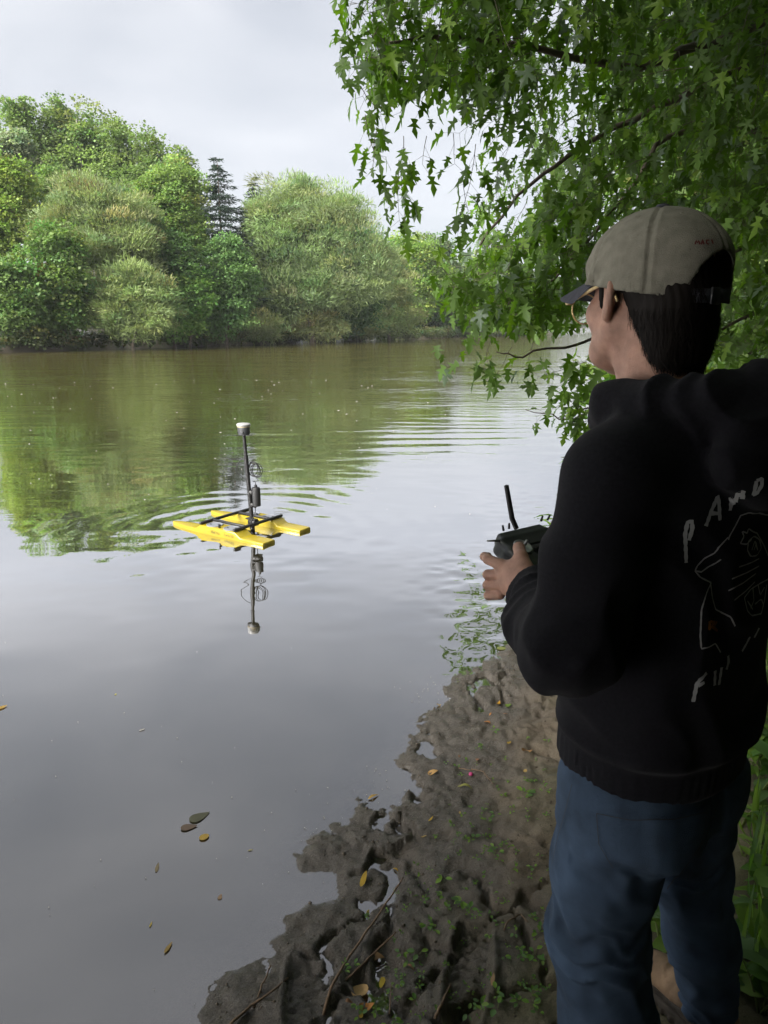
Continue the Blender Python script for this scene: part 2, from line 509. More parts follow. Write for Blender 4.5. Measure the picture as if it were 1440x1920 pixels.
shal = (X > -2.5) & (X < 4.5) & (Y > 0.3) & (Y < 12) & (S > -1.0)
DEP = np.full(X.shape, 0.5)
DEP[shal] = -bank_height(X[shal], Y[shal], True)
OPQ = np.clip(1.10 * (1 - np.exp(-np.maximum(DEP, 0) / 0.016)), 0.12, 1)          # silt hides the bed within a few centimetres
wcol = np.stack([OPQ, OPQ, OPQ], -1).reshape(-1, 3)
M_WATER = bpy.data.materials.new('river_water')
M_WATER.use_nodes = True
n = M_WATER.node_tree
b = n.nodes['Principled BSDF']
b.inputs['Base Color'].default_value = (0.030, 0.025, 0.011, 1)
b.inputs['Roughness'].default_value = 1.0
b.inputs['Specular IOR Level'].default_value = 0.0
geo = n.nodes.new('ShaderNodeNewGeometry')
mp = n.nodes.new('ShaderNodeMapping'); mp.inputs['Scale'].default_value = (0.9, 2.4, 1)
n.links.new(geo.outputs['Position'], mp.inputs[0])
t = n.nodes.new('ShaderNodeTexNoise'); t.inputs['Scale'].default_value = 1.5; t.inputs['Detail'].default_value = 3
n.links.new(mp.outputs[0], t.inputs['Vector'])
t2 = n.nodes.new('ShaderNodeTexNoise'); t2.inputs['Scale'].default_value = 0.16; t2.inputs['Detail'].default_value = 2     # where the breeze touches
n.links.new(mp.outputs[0], t2.inputs['Vector'])
pr = n.nodes.new('ShaderNodeMapRange'); pr.inputs['From Min'].default_value = 0.40; pr.inputs['From Max'].default_value = 0.70
pr.inputs['To Min'].default_value = 0.25
n.links.new(t2.outputs[0], pr.inputs['Value'])
sp = n.nodes.new('ShaderNodeSeparateXYZ'); n.links.new(geo.outputs['Position'], sp.inputs[0])
fr = n.nodes.new('ShaderNodeMapRange'); fr.inputs['From Min'].default_value = 5.0; fr.inputs['From Max'].default_value = 22.0
fr.inputs['To Min'].default_value = 0.012
n.links.new(sp.outputs['Y'], fr.inputs['Value'])
m1 = n.nodes.new('ShaderNodeMath'); m1.operation = 'MULTIPLY'
n.links.new(pr.outputs[0], m1.inputs[0]); n.links.new(fr.outputs[0], m1.inputs[1])
m2 = n.nodes.new('ShaderNodeMath'); m2.operation = 'MULTIPLY'
n.links.new(m1.outputs[0], m2.inputs[0]); n.links.new(t.outputs[0], m2.inputs[1])
bp = n.nodes.new('ShaderNodeBump'); bp.inputs['Strength'].default_value = 1.0; bp.inputs['Distance'].default_value = 0.035
n.links.new(m2.outputs[0], bp.inputs['Height'])
n.links.new(bp.outputs[0], b.inputs['Normal'])
sl = n.nodes.new('ShaderNodeMapRange'); sl.inputs['From Min'].default_value = 5.0; sl.inputs['From Max'].default_value = 16.0      # silt colour turns olive farther out, painting in the trees' reflection
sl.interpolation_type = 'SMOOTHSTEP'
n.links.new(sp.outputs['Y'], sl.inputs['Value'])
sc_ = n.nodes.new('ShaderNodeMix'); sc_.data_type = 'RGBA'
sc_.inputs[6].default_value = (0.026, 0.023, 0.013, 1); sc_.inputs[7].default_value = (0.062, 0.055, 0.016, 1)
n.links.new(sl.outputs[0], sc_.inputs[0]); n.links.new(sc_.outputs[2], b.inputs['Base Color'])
gl_ = n.nodes.new('ShaderNodeBsdfGlossy'); gl_.inputs['Roughness'].default_value = 0.02
gl_.inputs['Color'].default_value = (0.98, 0.98, 1.0, 1)
n.links.new(bp.outputs[0], gl_.inputs['Normal'])
fn = n.nodes.new('ShaderNodeFresnel'); fn.inputs['IOR'].default_value = 1.42
n.links.new(bp.outputs[0], fn.inputs['Normal'])
fm = n.nodes.new('ShaderNodeMath'); fm.operation = 'MULTIPLY_ADD'; fm.inputs[1].default_value = 3.7; fm.inputs[2].default_value = 0.04
n.links.new(fn.outputs[0], fm.inputs[0])
fc = n.nodes.new('ShaderNodeMath'); fc.operation = 'MINIMUM'; fc.inputs[1].default_value = 0.76
n.links.new(fm.outputs[0], fc.inputs[0])
ms = n.nodes.new('ShaderNodeMixShader')
wa = n.nodes.new('ShaderNodeAttribute'); wa.attribute_name = 'Col'
tp_ = n.nodes.new('ShaderNodeBsdfTransparent'); tp_.inputs['Color'].default_value = (0.85, 0.80, 0.68, 1)
mt_ = n.nodes.new('ShaderNodeMixShader')
n.links.new(wa.outputs['Fac'], mt_.inputs[0]); n.links.new(tp_.outputs[0], mt_.inputs[1]); n.links.new(b.outputs[0], mt_.inputs[2])
n.links.new(fc.outputs[0], ms.inputs[0]); n.links.new(mt_.outputs[0], ms.inputs[1]); n.links.new(gl_.outputs[0], ms.inputs[2])
n.links.new(ms.outputs[0], n.nodes['Material Output'].inputs[0])
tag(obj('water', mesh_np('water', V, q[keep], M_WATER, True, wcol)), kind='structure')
# ------------------------------------------------------------------ trees
M_LEAF = leafmat('leaf_far', trans=0.45, rough=0.55, spec=0.25)
M_DENSE = leafmat('leaf_thicket', trans=0.10, rough=0.6, spec=0.2)
M_BARK = pmat('bark', (0.075, 0.058, 0.042), rough=0.9, vary=0.45, vscale=6, bump=0.6, bscale=12)
M_BARKP = pmat('bark_pale', (0.17, 0.16, 0.13), rough=0.9, vary=0.35, vscale=5, bump=0.5, bscale=10)

def rand_unit(k):
    v = RNG.normal(size=(k, 3))
    return v / np.linalg.norm(v, axis=1)[:, None]
CARD = {
    'broad':  (np.array([(0, 0), (0.46, 0.52), (0, 1.0), (-0.46, 0.52)]), [(0, 1, 2, 3)]),
    'willow': (np.array([(0, 0), (0.08, 0.45), (0, 1.0), (-0.08, 0.45)]), [(0, 1, 2, 3)]),
    'needle': (np.array([(-0.10, 0), (0.10, 0), (0.05, 1.0), (-0.05, 1.0)]), [(0, 1, 2, 3)]),
}
def cards(P, D, N, size, kind, fold=0.18):
    """leaf blades: base points P, growing along D, facing N"""
    T2, fs = CARD[kind]
    D = D / (np.linalg.norm(D, axis=1)[:, None] + 1e-9)
    S_ = np.cross(D, N); S_ /= np.linalg.norm(S_, axis=1)[:, None] + 1e-9
    U = np.cross(S_, D)
    k = len(T2)
    V = (P[:, None] + size[:, None, None] * (T2[None, :, 0:1] * S_[:, None] + T2[None, :, 1:2] * D[:, None]
         + (fold * np.abs(T2[None, :, 0:1]) - 0.10 * T2[None, :, 1:2] ** 2) * U[:, None]))
    Fm = (np.arange(len(P))[:, None, None] * k + np.array(fs)[None]).reshape(-1, 4)
    return V.reshape(-1, 3), Fm, k

def crown_leaves(lobes, kind, size, cov, base, hue=0.12, clump=0.30, droop=0.0, upw=0.3):
    """lobes: (centre, radii). Leafy boughs sit over each lobe with gaps between them; leaves crowd the top of each bough."""
    Pa, Da, Na, Sa, Ca = [], [], [], [], []
    ka = {'broad': 0.42, 'willow': 0.10, 'needle': 0.15}[kind]
    for c, r in lobes:
        c, r = np.array(c), np.array(r)
        area = 4 * math.pi * ((r[0] * r[2]) ** 1.6 / 3 + (r[0] * r[1]) ** 1.6 / 3 + (r[1] * r[2]) ** 1.6 / 3) ** (1 / 1.6)
        cr_ = clump * 1.7 * (r.min() ** 0.6)
        nc = max(9, int(area / (cr_ ** 2) * 0.55))
        u = rand_unit(nc)
        u[:, 2] = np.where(u[:, 2] < -0.5, -u[:, 2] * 0.7, u[:, 2])
        rr_ = RNG.uniform(0.50, 1.06, nc) ** 0.7 * (1 + 0.22 * fbm(u[:, 0] * 1.9 + c[0], u[:, 1] * 1.9 + c[1], u[:, 2] * 1.9 + c[2], oct=2, seed=5))
        cc_ = c + u * r * rr_[:, None]
        crr = cr_ * RNG.uniform(0.45, 1.5, nc)
        cdir = u * 0.6 + np.array([0, 0, upw - droop]) + 0.45 * RNG.normal(size=(nc, 3))
        cdir /= np.linalg.norm(cdir, axis=1)[:, None]
        ctint = 1 + 0.20 * RNG.normal(size=(nc, 1)) * np.ones((1, 3)) + hue * RNG.normal(size=(nc, 3)) * np.array([1.0, 0.35, 0.5])
        ntot = 0.9 * cov * area / (size ** 2 * ka)
        nl = np.maximum(3, ntot * crr ** 2 / (crr ** 2).sum()).astype(int)
        idx = np.repeat(np.arange(nc), nl)
        m = len(idx)
        v = rand_unit(m)
        v[:, 2] = np.where(v[:, 2] < -0.25, -v[:, 2], v[:, 2])
        rad_ = RNG.uniform(0.15, 1.0, m) ** 0.45
        P = cc_[idx] + v * (crr[idx] * rad_)[:, None] * np.array([1.15, 1.15, 0.72])
        out = u[idx]
        if kind == 'willow':
            D = cdir[idx] * 0.8 + v * 0.5 + 0.35 * RNG.normal(size=(m, 3))
            N = rand_unit(m) * 0.7 + out * 0.4 + np.array([0, 0, 0.5])
        else:
            D = v * 0.7 + out * 0.5 + np.array([0, 0, -0.35]) + 0.4 * RNG.normal(size=(m, 3))
            N = v * 0.6 + out * 0.35 + np.array([0, 0, 0.75]) + 0.40 * RNG.normal(size=(m, 3))
        Pa.append(P); Da.append(D); Na.append(N)
        Sa.append(size * RNG.uniform(0.6, 1.35, m))
        Ca.append(np.array(base) * np.clip(ctint[idx], 0.5, 1.7) * np.clip(1 + 0.14 * RNG.normal(size=(m, 1)), 0.5, 1.6))
        # sparse inner leaves keep the crown from being hollow
        mi = int(ntot * 0.30)
        ui = rand_unit(mi)
        Pa.append(c + ui * r * (RNG.uniform(0.05, 0.72, (mi, 1)) ** 0.5)); Da.append(rand_unit(mi)); Na.append(rand_unit(mi) + np.array([0, 0, 0.5]))
        Sa.append(size * RNG.uniform(0.9, 1.8, mi)); Ca.append(np.tile(np.array(base), (mi, 1)) * RNG.uniform(0.7, 1.2, (mi, 1)))
    P, D, N, S_, C = [np.concatenate(a_) for a_ in (Pa, Da, Na, Sa, Ca)]
    V, F_, k = cards(P, D, N, S_, kind)
    return V, F_, np.clip(np.repeat(C, k, 0), 0.004, 0.6)

def limb_path(a_, b_, sag=0.1, n_=7, jit=0.05):
    a_, b_ = np.array(a_, float), np.array(b_, float)
    t = np.linspace(0, 1, n_)[:, None]
    L = np.linalg.norm(b_ - a_)
    p = a_ + (b_ - a_) * t + np.array([0, 0, sag * L]) * np.sin(t * math.pi)
    p[1:-1] += RNG.normal(size=(n_ - 2, 3)) * jit * L * 0.3
    return p
FINE = 0.97
def far_tree(name, label, lobes_px, y, kind, base, size, dens=1.0, group=None, trunk_r=0.2, bark=None, hue=0.12, depth=0.8, clump=0.30, droop=0.0, base_px=None, upw=0.3):
    """lobes_px: (px, py, rx, ry[, dy]) as seen from the near bank, each set at its own distance"""
    lobes = []
    for l in lobes_px:
        yy = y + (l[4] if len(l) > 4 else 0)
        c = aty(l[0], l[1], yy)
        k = yy / FPX / math.cos(PITCH) * 1.02
        lobes.append((c, np.array([l[2] * k, max(l[2], l[3] * 0.7) * k * depth, l[3] * k])))
    main = list(lobes)
    for c, r in main:                                   # side boughs break up the outline
        for u in rand_unit(3):
            u[2] = abs(u[2]) * 0.9 - 0.15
            lobes.append((c + u * r * RNG.uniform(0.75, 1.0), r * RNG.uniform(0.28, 0.5)))
    c0 = np.mean([c for c, _ in main], axis=0)
    bx = c0[0] if base_px is None else aty(base_px, 640, y)[0]
    zb = 0.35
    root = empty(name, (bx, y, zb))
    off = np.array([bx, y, zb])
    V, F_, C = crown_leaves(lobes, kind, size * (FINE if kind == 'broad' else 1.0), dens, np.array(base) * 1.9, hue, clump, droop, upw)
    obj('crown', mesh_np('crown', V - off, F_, M_LEAF, False, C), root)
    mb = MB()
    top = max(c[2] + 0.5 * r[2] for c, r in lobes)
    ctop = max(lobes, key=lambda l: l[0][2])[0]
    tp = limb_path((0, 0, -0.6), (ctop[0] - bx, ctop[1] - y, top - zb), 0, 9, 0.03)
    mb.tube(tp, np.linspace(trunk_r, trunk_r * 0.2, 9), 7)
    mb.build('trunk', bark or M_BARK, root, True)
    for c, r in main[:6]:
        lb = MB()
        tgt = c + rand_unit(1)[0] * r * 0.5 - off
        lb.tube(limb_path(tp[4], tgt, 0.05, 6, 0.06), np.linspace(trunk_r * 0.4, 0.02, 6), 5)
        lb.build('limb', bark or M_BARK, root, True)
    return tag(root, label, 'tree', group)

G_FAR = 'trees along the far bank'
# back row of poplars
POP = (0.080, 0.114, 0.036)
for i, (px, top, rx, yy, lab) in enumerate([
        (-28, 214, 44, 78, 'tall green poplar at the left edge of the back row'),
        (42, 204, 40, 76, 'tall poplar, second from the left edge in the back row'),
        (104, 200, 42, 77, 'highest poplar of the back row on the far bank'),
        (166, 212, 40, 77, 'tall poplar just right of the highest one in the back row'),
        (226, 232, 40, 76, 'green poplar where the back row starts to slope down'),
        (282, 262, 40, 75, 'poplar on the slope of the back row, above the olive willow'),
        (332, 292, 38, 74, 'lower poplar of the back row, second from the dark spruce'),
        (352, 322, 22, 73, 'shortest poplar of the back row beside the dark spruce')]):
    ls = [(px, top + 55, rx * 0.62, 56), (px - rx * 0.35, top + 125, rx * 0.85, 66), (px + rx * 0.4, top + 120, rx * 0.8, 62, 1.5)]
    far_tree('poplar_tree', lab, ls, yy, 'broad', np.array(POP) * RNG.uniform(0.95, 1.15), 0.26, 0.8, 'poplars in the back row', 0.32, M_BARKP, hue=0.10, clump=0.42)
# spruces
def spruce(label, px, top, bot, halfw, y, base):
    tip, foot = aty(px, top, y), aty(px, bot, y)
    k = y / FPX / math.cos(PITCH)
    root = empty('spruce_tree', (tip[0], y, 0.4))
    Hh = tip[2] - foot[2]
    mb = MB()
    mb.tube([(0, 0, 0), (0, 0, foot[2] - 0.4), (0, 0, tip[2] - 0.35)], [0.3, 0.22, 0.02], 7)
    mb.build('trunk', M_BARK, root, True)
    P, D, N, S_ = [], [], [], []
    lv = int(Hh / 0.42)
    for i in range(lv):
        t = (i + RNG.uniform(-0.3, 0.3)) / lv
        z = tip[2] - 0.4 - t * Hh
        L = halfw * k * (0.08 + 0.98 * max(t, 0) ** 0.85)
        nb = 7 + int(6 * t)
        for j in range(nb):
            a_ = RNG.uniform(0, 2 * math.pi)
            l = L * RNG.uniform(0.72, 1.12)
            for s in np.arange(0.1, 1.0, 0.30 / max(l, 0.3)):
                for w in range(5):
                    u = RNG.normal(0, 0.10 + 0.16 * (1 - s), 2)
                    p = np.array([math.cos(a_) * l * s - math.sin(a_) * u[0] * l, math.sin(a_) * l * s + math.cos(a_) * u[0] * l, z - 0.28 * l * s + 0.22 * l * s * s + u[1] * 0.25])
                    P.append(p)
                    D.append((math.cos(a_) + RNG.normal(0, 0.5), math.sin(a_) + RNG.normal(0, 0.5), RNG.uniform(-0.7, 0.3)))
                    S_.append(RNG.uniform(0.3, 0.55))
    P = np.array(P); D = np.array(D)
    V, F_, kk = cards(P, D, rand_unit(len(P)) + np.array([0, 0, 0.8]), np.array(S_), 'needle')
    C = np.repeat(np.array(base) * np.clip(1 + 0.25 * RNG.normal(size=(len(P), 1)), 0.4, 1.8), kk, 0)
    obj('crown', mesh_np('crown', V, F_, M_LEAF, False, C), root)
    return tag(root, label, 'tree', 'spruces rising behind the willows')
spruce('tall dark blue-green spruce standing between the poplars and the big willow', 407, 300, 560, 82, 72, (0.026, 0.044, 0.032))
spruce('small distant spruce whose tip shows just left of the big willow', 477, 336, 560, 52, 77, (0.032, 0.050, 0.036))

WIL = (0.116, 0.152, 0.066)
far_tree('maple_tree', 'yellow-green maple tree at the far left edge of the far bank', [(-5, 380, 52, 78), (22, 430, 52, 70), (-12, 480, 60, 70), (25, 350, 28, 45)], 58, 'broad', (0.118, 0.158, 0.036), 0.20, 1.0, G_FAR, 0.16, hue=0.12)
far_tree('silver_tree', 'pale silvery leaved tree just above the yellow-green maple at left edge', [(12, 285, 34, 38), (40, 330, 28, 34), (-10, 330, 34, 40)], 66, 'broad', (0.125, 0.155, 0.095), 0.22, 1.0, G_FAR, 0.15)
far_tree('green_tree', 'slim fresh green tree between the yellow-green maple and olive willow', [(104, 345, 22, 38), (90, 390, 30, 40), (100, 450, 34, 40)], 62, 'broad', (0.085, 0.125, 0.040), 0.20, 1.0, G_FAR, 0.14)
far_tree('willow_tree', 'olive-brown willow with feathery crown left of the bright green tree', [(165, 405, 62, 58), (225, 425, 58, 60), (140, 445, 50, 62), (200, 480, 80, 70), (255, 480, 45, 55)], 57, 'willow', (0.106, 0.132, 0.056), 0.36, 1.0, G_FAR, 0.2, upw=0.5)
far_tree('ash_tree', 'bright green airy tree in front of the poplars, left of the dark spruce', [(322, 352, 42, 42), (295, 400, 42, 50), (345, 408, 36, 48), (320, 450, 50, 52), (355, 455, 26, 42)], 62, 'broad', (0.096, 0.140, 0.040), 0.20, 1.0, G_FAR, 0.16)
far_tree('maple_tree', 'low green maple overhanging the water at the left edge', [(10, 540, 55, 42), (30, 585, 50, 45), (-15, 600, 50, 45)], 49.5, 'broad', (0.062, 0.100, 0.028), 0.21, 1.0, G_FAR, 0.14)
far_tree('maple_tree', 'dark green maple with silvery leaf undersides near the left edge', [(100, 475, 48, 45), (105, 540, 56, 50), (85, 600, 56, 46), (130, 590, 40, 48)], 52, 'broad', (0.058, 0.096, 0.024), 0.21, 1.0, G_FAR, 0.15, hue=0.16)
far_tree('willow_bush', 'olive yellowish bush below the olive-brown willow', [(235, 540, 48, 46), (205, 580, 44, 50), (280, 575, 48, 48), (250, 605, 75, 40)], 53.5, 'willow', (0.102, 0.130, 0.050), 0.33, 1.0, G_FAR, 0.12, upw=0.2)
far_tree('dark_tree', 'deep green shaded tree under the bright green ash', [(310, 500, 55, 45), (345, 540, 40, 50), (300, 470, 40, 40)], 59, 'broad', (0.048, 0.085, 0.026), 0.21, 1.0, G_FAR, 0.14)
far_tree('alder_tree', 'grass green alder bush left of the blue-green maple', [(345, 560, 34, 50), (330, 605, 42, 40), (375, 560, 30, 45)], 58.5, 'broad', (0.070, 0.125, 0.030), 0.20, 1.0, G_FAR, 0.12)
far_tree('maple_tree', 'rounded blue-green maple in front of the big willow\'s left side', [(420, 490, 38, 42), (405, 540, 42, 52), (440, 550, 42, 55), (415, 600, 52, 44)], 61, 'broad', (0.060, 0.105, 0.034), 0.20, 1.0, G_FAR, 0.15, hue=0.08)
far_tree('willow_tree', 'largest pale green willow with feathery rounded crown on the far bank', [(555, 405, 62, 58), (508, 432, 48, 44), (615, 425, 60, 58), (660, 465, 52, 60), (488, 495, 44, 56), (560, 490, 85, 70), (640, 530, 75, 65), (530, 560, 80, 60), (690, 520, 40, 60)], 74, 'willow', WIL, 0.43, 1.0, G_FAR, 0.35, clump=0.42, upw=0.45)
far_tree('willow_tree', 'sloping willow at the right-hand end of the big willow', [(725, 545, 42, 50), (752, 590, 36, 42), (705, 595, 45, 42), (735, 500, 25, 30)], 86, 'willow', (0.118, 0.144, 0.062), 0.43, 1.0, G_FAR, 0.2, upw=0.25)
far_tree('willow_bush', 'pale round willow bush at the water below the big willow', [(596, 612, 42, 34), (575, 622, 30, 24), (620, 622, 26, 20)], 74.5, 'willow', (0.160, 0.172, 0.075), 0.34, 1.0, G_FAR, 0.1, droop=0.5)
far_tree('willow_bush', 'small grey-green bush at the water right of the blue-green maple', [(500, 620, 34, 24), (480, 628, 20, 15)], 68, 'willow', (0.115, 0.135, 0.060), 0.38, 1.0, G_FAR, 0.1, droop=0.3)
far_tree('willow_bush', 'low pale bush at the water right of the round willow bush', [(690, 618, 34, 22), (665, 622, 22, 18)], 85, 'willow', (0.138, 0.150, 0.066), 0.42, 1.0, G_FAR, 0.1, droop=0.3)
far_tree('dark_tree', 'dark green tree filling the gap under the big willow', [(520, 590, 50, 50), (650, 590, 60, 46), (580, 570, 60, 45)], 79, 'broad', (0.042, 0.074, 0.028), 0.24, 1.0, G_FAR, 0.15)
far_tree('poplar_tree', 'bright yellow-green tree at the river bend right of the willows', [(765, 485, 40, 44), (748, 520, 34, 50), (790, 520, 40, 55), (775, 570, 48, 50)], 108, 'broad', (0.108, 0.160, 0.036), 0.30, 1.0, G_FAR, 0.22)
far_tree('maple_tree', 'grey-green tree at the river bend beside the bright yellow-green one', [(818, 490, 30, 38), (835, 540, 38, 50), (812, 590, 40, 38)], 113, 'broad', (0.072, 0.102, 0.048), 0.30, 1.0, G_FAR, 0.2)
far_tree('dark_tree', 'dark low tree at the water at the river bend', [(800, 608, 46, 26), (850, 606, 40, 26)], 116, 'broad', (0.040, 0.066, 0.026), 0.28, 1.0, G_FAR, 0.15)
far_tree('poplar_tree', 'bright green tree beyond the bend, seen under the hanging maple twigs', [(905, 540, 50, 62), (880, 580, 45, 48), (940, 575, 48, 50)], 128, 'broad', (0.100, 0.148, 0.038), 0.36, 1.0, G_FAR, 0.22)
far_tree('maple_tree', 'farthest green tree on the far bank, behind the hanging maple twigs', [(985, 560, 42, 52), (960, 595, 45, 34), (1010, 595, 30, 34)], 140, 'broad', (0.085, 0.130, 0.032), 0.38, 1.0, G_FAR, 0.22)
# low scrub along the far waterline
lob = []
for a_, b_ in zip(FAR[5:11], FAR[6:12]):
    L = np.linalg.norm(b_ - a_)
    nrm = np.array([-(b_ - a_)[1], (b_ - a_)[0]]) / L
    for t in np.arange(0, 1, 1.5 / L):
        p = a_ + (b_ - a_) * t + nrm * RNG.uniform(0.1, 1.0)
        s_ = RNG.uniform(0.45, 1.0) * (1 + t * 0.2)
        lob.append((np.array([p[0], p[1], 0.25 + s_ * 0.45]), np.array([s_ * 1.1, s_ * 0.8, s_ * 0.75])))
V, F_, C = crown_leaves(lob, 'broad', 0.20, 0.7, (0.085, 0.105, 0.040), 0.25, 0.4)
tag(obj('bank_scrub', mesh_np('bank_scrub', V, F_, M_LEAF, False, C)), 'low scrub and reeds fringing the far waterline', 'scrub', kind='stuff')
# distant wood closing the river and the woods behind the first rows
lob = []
for x_, y_ in [(70, 300), (88, 330), (60, 290), (105, 360), (125, 380), (145, 400), (165, 420), (52, 270), (185, 430)]:
    lob.append((np.array([x_, y_, 4.5]), np.array([13, 8, RNG.uniform(5, 7)])))
V, F_, C = crown_leaves(lob, 'broad', 0.9, 0.6, (0.07, 0.10, 0.04), 0.1, 0.7)
tag(obj('distant_wood', mesh_np('distant_wood', V, F_, M_LEAF, False, C)), 'hazy green wood closing the far end of the river', 'wood', kind='stuff')
lob = []
for x_, y_, r_ in [(-60, 62, 12), (-48, 72, 11), (-36, 92, 9), (-24, 98, 8), (-12, 104, 7), (-2, 112, 6.5), (6, 124, 6), (20, 150, 7), (34, 170, 8), (-75, 40, 14), (-90, 10, 14)]:
    lob.append((np.array([x_, y_, r_ * 0.45]), np.array([r_ * 1.1, r_ * 0.8, r_ * 0.62])))
for a_, b_ in zip(FAR[4:11], FAR[5:12]):
    L = np.linalg.norm(b_ - a_)
    nrm = np.array([-(b_ - a_)[1], (b_ - a_)[0]]) / L
    for t in np.arange(0, 1, 3.0 / L):
        p = a_ + (b_ - a_) * t + nrm * RNG.uniform(7, 10)
        lob.append((np.array([p[0], p[1], 2.2]), np.array([2.6, 2.0, 2.6])))
V, F_, C = crown_leaves(lob, 'broad', 0.8, 0.5, (0.08, 0.12, 0.04), 0.1, 0.5)
tag(obj('far_bank_wood', mesh_np('far_bank_wood', V, F_, M_LEAF, False, C)), 'dim wood behind the first trees of the far bank', 'wood', kind='stuff')
print('TRIS far trees', sum(len(o.data.polygons) for o in bpy.data.objects if o.type == 'MESH'))
# ------------------------------------------------------------------ the silver maple overhanging the bank, the camera and the man
M_MLEAF = leafmat('leaf_maple', trans=0.48, rough=0.45, spec=0.25, tint=(1.15, 1.45, 0.35))
M_TWIG = pmat('twig_bark', (0.060, 0.050, 0.030), rough=0.8, vary=0.4, vscale=25)
half = [(0.0, 0.0), (0.11, 0.07), (0.34, 0.03), (0.25, 0.15), (0.14, 0.25), (0.31, 0.32), (0.46, 0.33), (0.60, 0.50), (0.43, 0.49), (0.40, 0.58), (0.25, 0.47), (0.10, 0.45),
        (0.16, 0.60), (0.27, 0.69), (0.15, 0.72), (0.10, 0.84), (0.0, 1.06)]
OUT = np.array(half + [(-x, y) for x, y in half[-2:0:-1]])
lowh = [(0.0, 0.0), (0.32, 0.04), (0.14, 0.25), (0.58, 0.50), (0.11, 0.45), (0.24, 0.70), (0.0, 1.06)]
OUTL = np.array(lowh + [(-x, y) for x, y in lowh[-2:0:-1]])
def leaf_template(out):
    V = np.concatenate([[(0, 0.34)], out])
    k = len(out)
    f = np.array([(0, 1 + i, 1 + (i + 1) % k) for i in range(k)])
    z = 0.22 * np.abs(V[:, 0]) - 0.22 * V[:, 1] ** 2 - 0.25 * V[:, 0] ** 2
    return np.column_stack([V, z]), f
LT, LF = leaf_template(OUTL)
HT, HF = leaf_template(OUT)

twigs = MB()
leaves = []            # (base, direction, normal, size, colour)
def leaf_colour():
    c = np.array((0.078, 0.136, 0.028)) * RNG.uniform(0.65, 1.35)
    if RNG.random() < 0.12:
        c = np.array((0.125, 0.20, 0.03)) * RNG.uniform(0.8, 1.2)      # young bright leaves
    elif RNG.random() < 0.10:
        c = np.array((0.12, 0.165, 0.11)) * RNG.uniform(0.8, 1.1)      # silvery underside turned out
    return c
def spray(p0, d0, L, size=0.10, step=0.055, droop=0.6, twig_r=0.0022):
    """a drooping shoot with opposite leaves on long stalks"""
    p, d = np.array(p0, float), np.array(d0, float)
    d /= np.linalg.norm(d)
    nst = max(3, int(L / step))
    path = [p.copy()]
    for i in range(nst):
        d = d + np.array([0, 0, -droop * step * 2.2]) + RNG.normal(0, 0.10, 3)
        d /= np.linalg.norm(d)
        p = p + d * step
        path.append(p.copy())
        a_ = RNG.uniform(0, math.pi)
        s1 = np.cross(d, np.array([math.cos(a_), math.sin(a_), 0.3])); s1 /= np.linalg.norm(s1) + 1e-9
        for sg in (1, -1):
            if RNG.random() < 0.14:
                continue
            pd = s1 * sg * 0.8 + d * 0.5 + np.array([0, 0, -0.15]) + RNG.normal(0, 0.2, 3)
            pd /= np.linalg.norm(pd)
            pl = RNG.uniform(0.04, 0.095)
            base = p + pd * pl
            ld = pd * 0.6 + np.array([0, 0, -0.72]) + RNG.normal(0, 0.36, 3)
            hz = np.array([pd[0], pd[1], 0.0])
            nm = hz * 0.9 + np.array([0, 0, 0.55]) + RNG.normal(0, 0.45, 3)
            leaves.append((base, ld, nm, size * RNG.uniform(0.45, 1.3), leaf_colour()))
            if twig_r > 0.0015 and p[1] < 6.5:
                twigs.tube([p, base], [0.0009, 0.0007], 3, False)
    r = np.linspace(twig_r, twig_r * 0.4, len(path))
    twigs.tube(path, r, 3, False)

def inside(poly, x, y):
    c = False
    j = len(poly) - 1
    for i in range(len(poly)):
        (x1, y1), (x2, y2) = poly[i], poly[j]
        if (y1 > y) != (y2 > y) and x < (x2 - x1) * (y - y1) / (y2 - y1) + x1:
            c = not c
        j = i
    return c
def fill(poly, n_, dmin, dmax, L, size, step=0.055, twig_r=0.0022, dirx=(-1.0, 0.3), droop=0.35):
    xs_, ys_ = [p[0] for p in poly], [p[1] for p in poly]
    k = 0
    while k < n_:
        x, y = RNG.uniform(min(xs_), max(xs_)), RNG.uniform(min(ys_), max(ys_))
        if not inside(poly, x, y):
            continue
        k += 1
        d = RNG.uniform(dmin, dmax)
        l = L * RNG.uniform(0.6, 1.3)
        p = atd(x, y, d)
        dv = np.array([RNG.uniform(*dirx), RNG.uniform(-0.6, 0.6), RNG.uniform(-0.5, 0.1)])
        spray(p - dv / np.linalg.norm(dv) * l * 0.4 + np.array([0, 0, l * 0.25]), dv, l, size, step, droop, twig_r)

# outer fringe against the sky
fill([(722, -60), (960, -60), (930, 150), (880, 185), (800, 190), (735, 195), (700, 190), (700, 120), (712, 20)], 62, 3.6, 4.6, 0.32, 0.084, 0.050)
fill([(930, -60), (1010, -60), (1000, 300), (950, 320), (910, 220), (930, 120)], 34, 3.8, 5.2, 0.34, 0.090, 0.052)
fill([(678, 40), (725, 0), (725, 200), (695, 230), (684, 170)], 11, 3.5, 4.2, 0.26, 0.086, 0.048)
for (x, y, l, d) in [(685, 215, 0.22, 3.7), (708, 240, 0.22, 3.8), (757, 255, 0.50, 3.9), (748, 300, 0.30, 3.9), (800, 255, 0.16, 3.9), (850, 250, 0.14, 4.0), (892, 270, 0.42, 4.1), (868, 330, 0.22, 4.1), (930, 290, 0.24, 4.3)]:
    spray(atd(x, y, d), (RNG.uniform(-0.25, 0.1), RNG.uniform(-0.2, 0.2), -1), l, 0.086, 0.046)
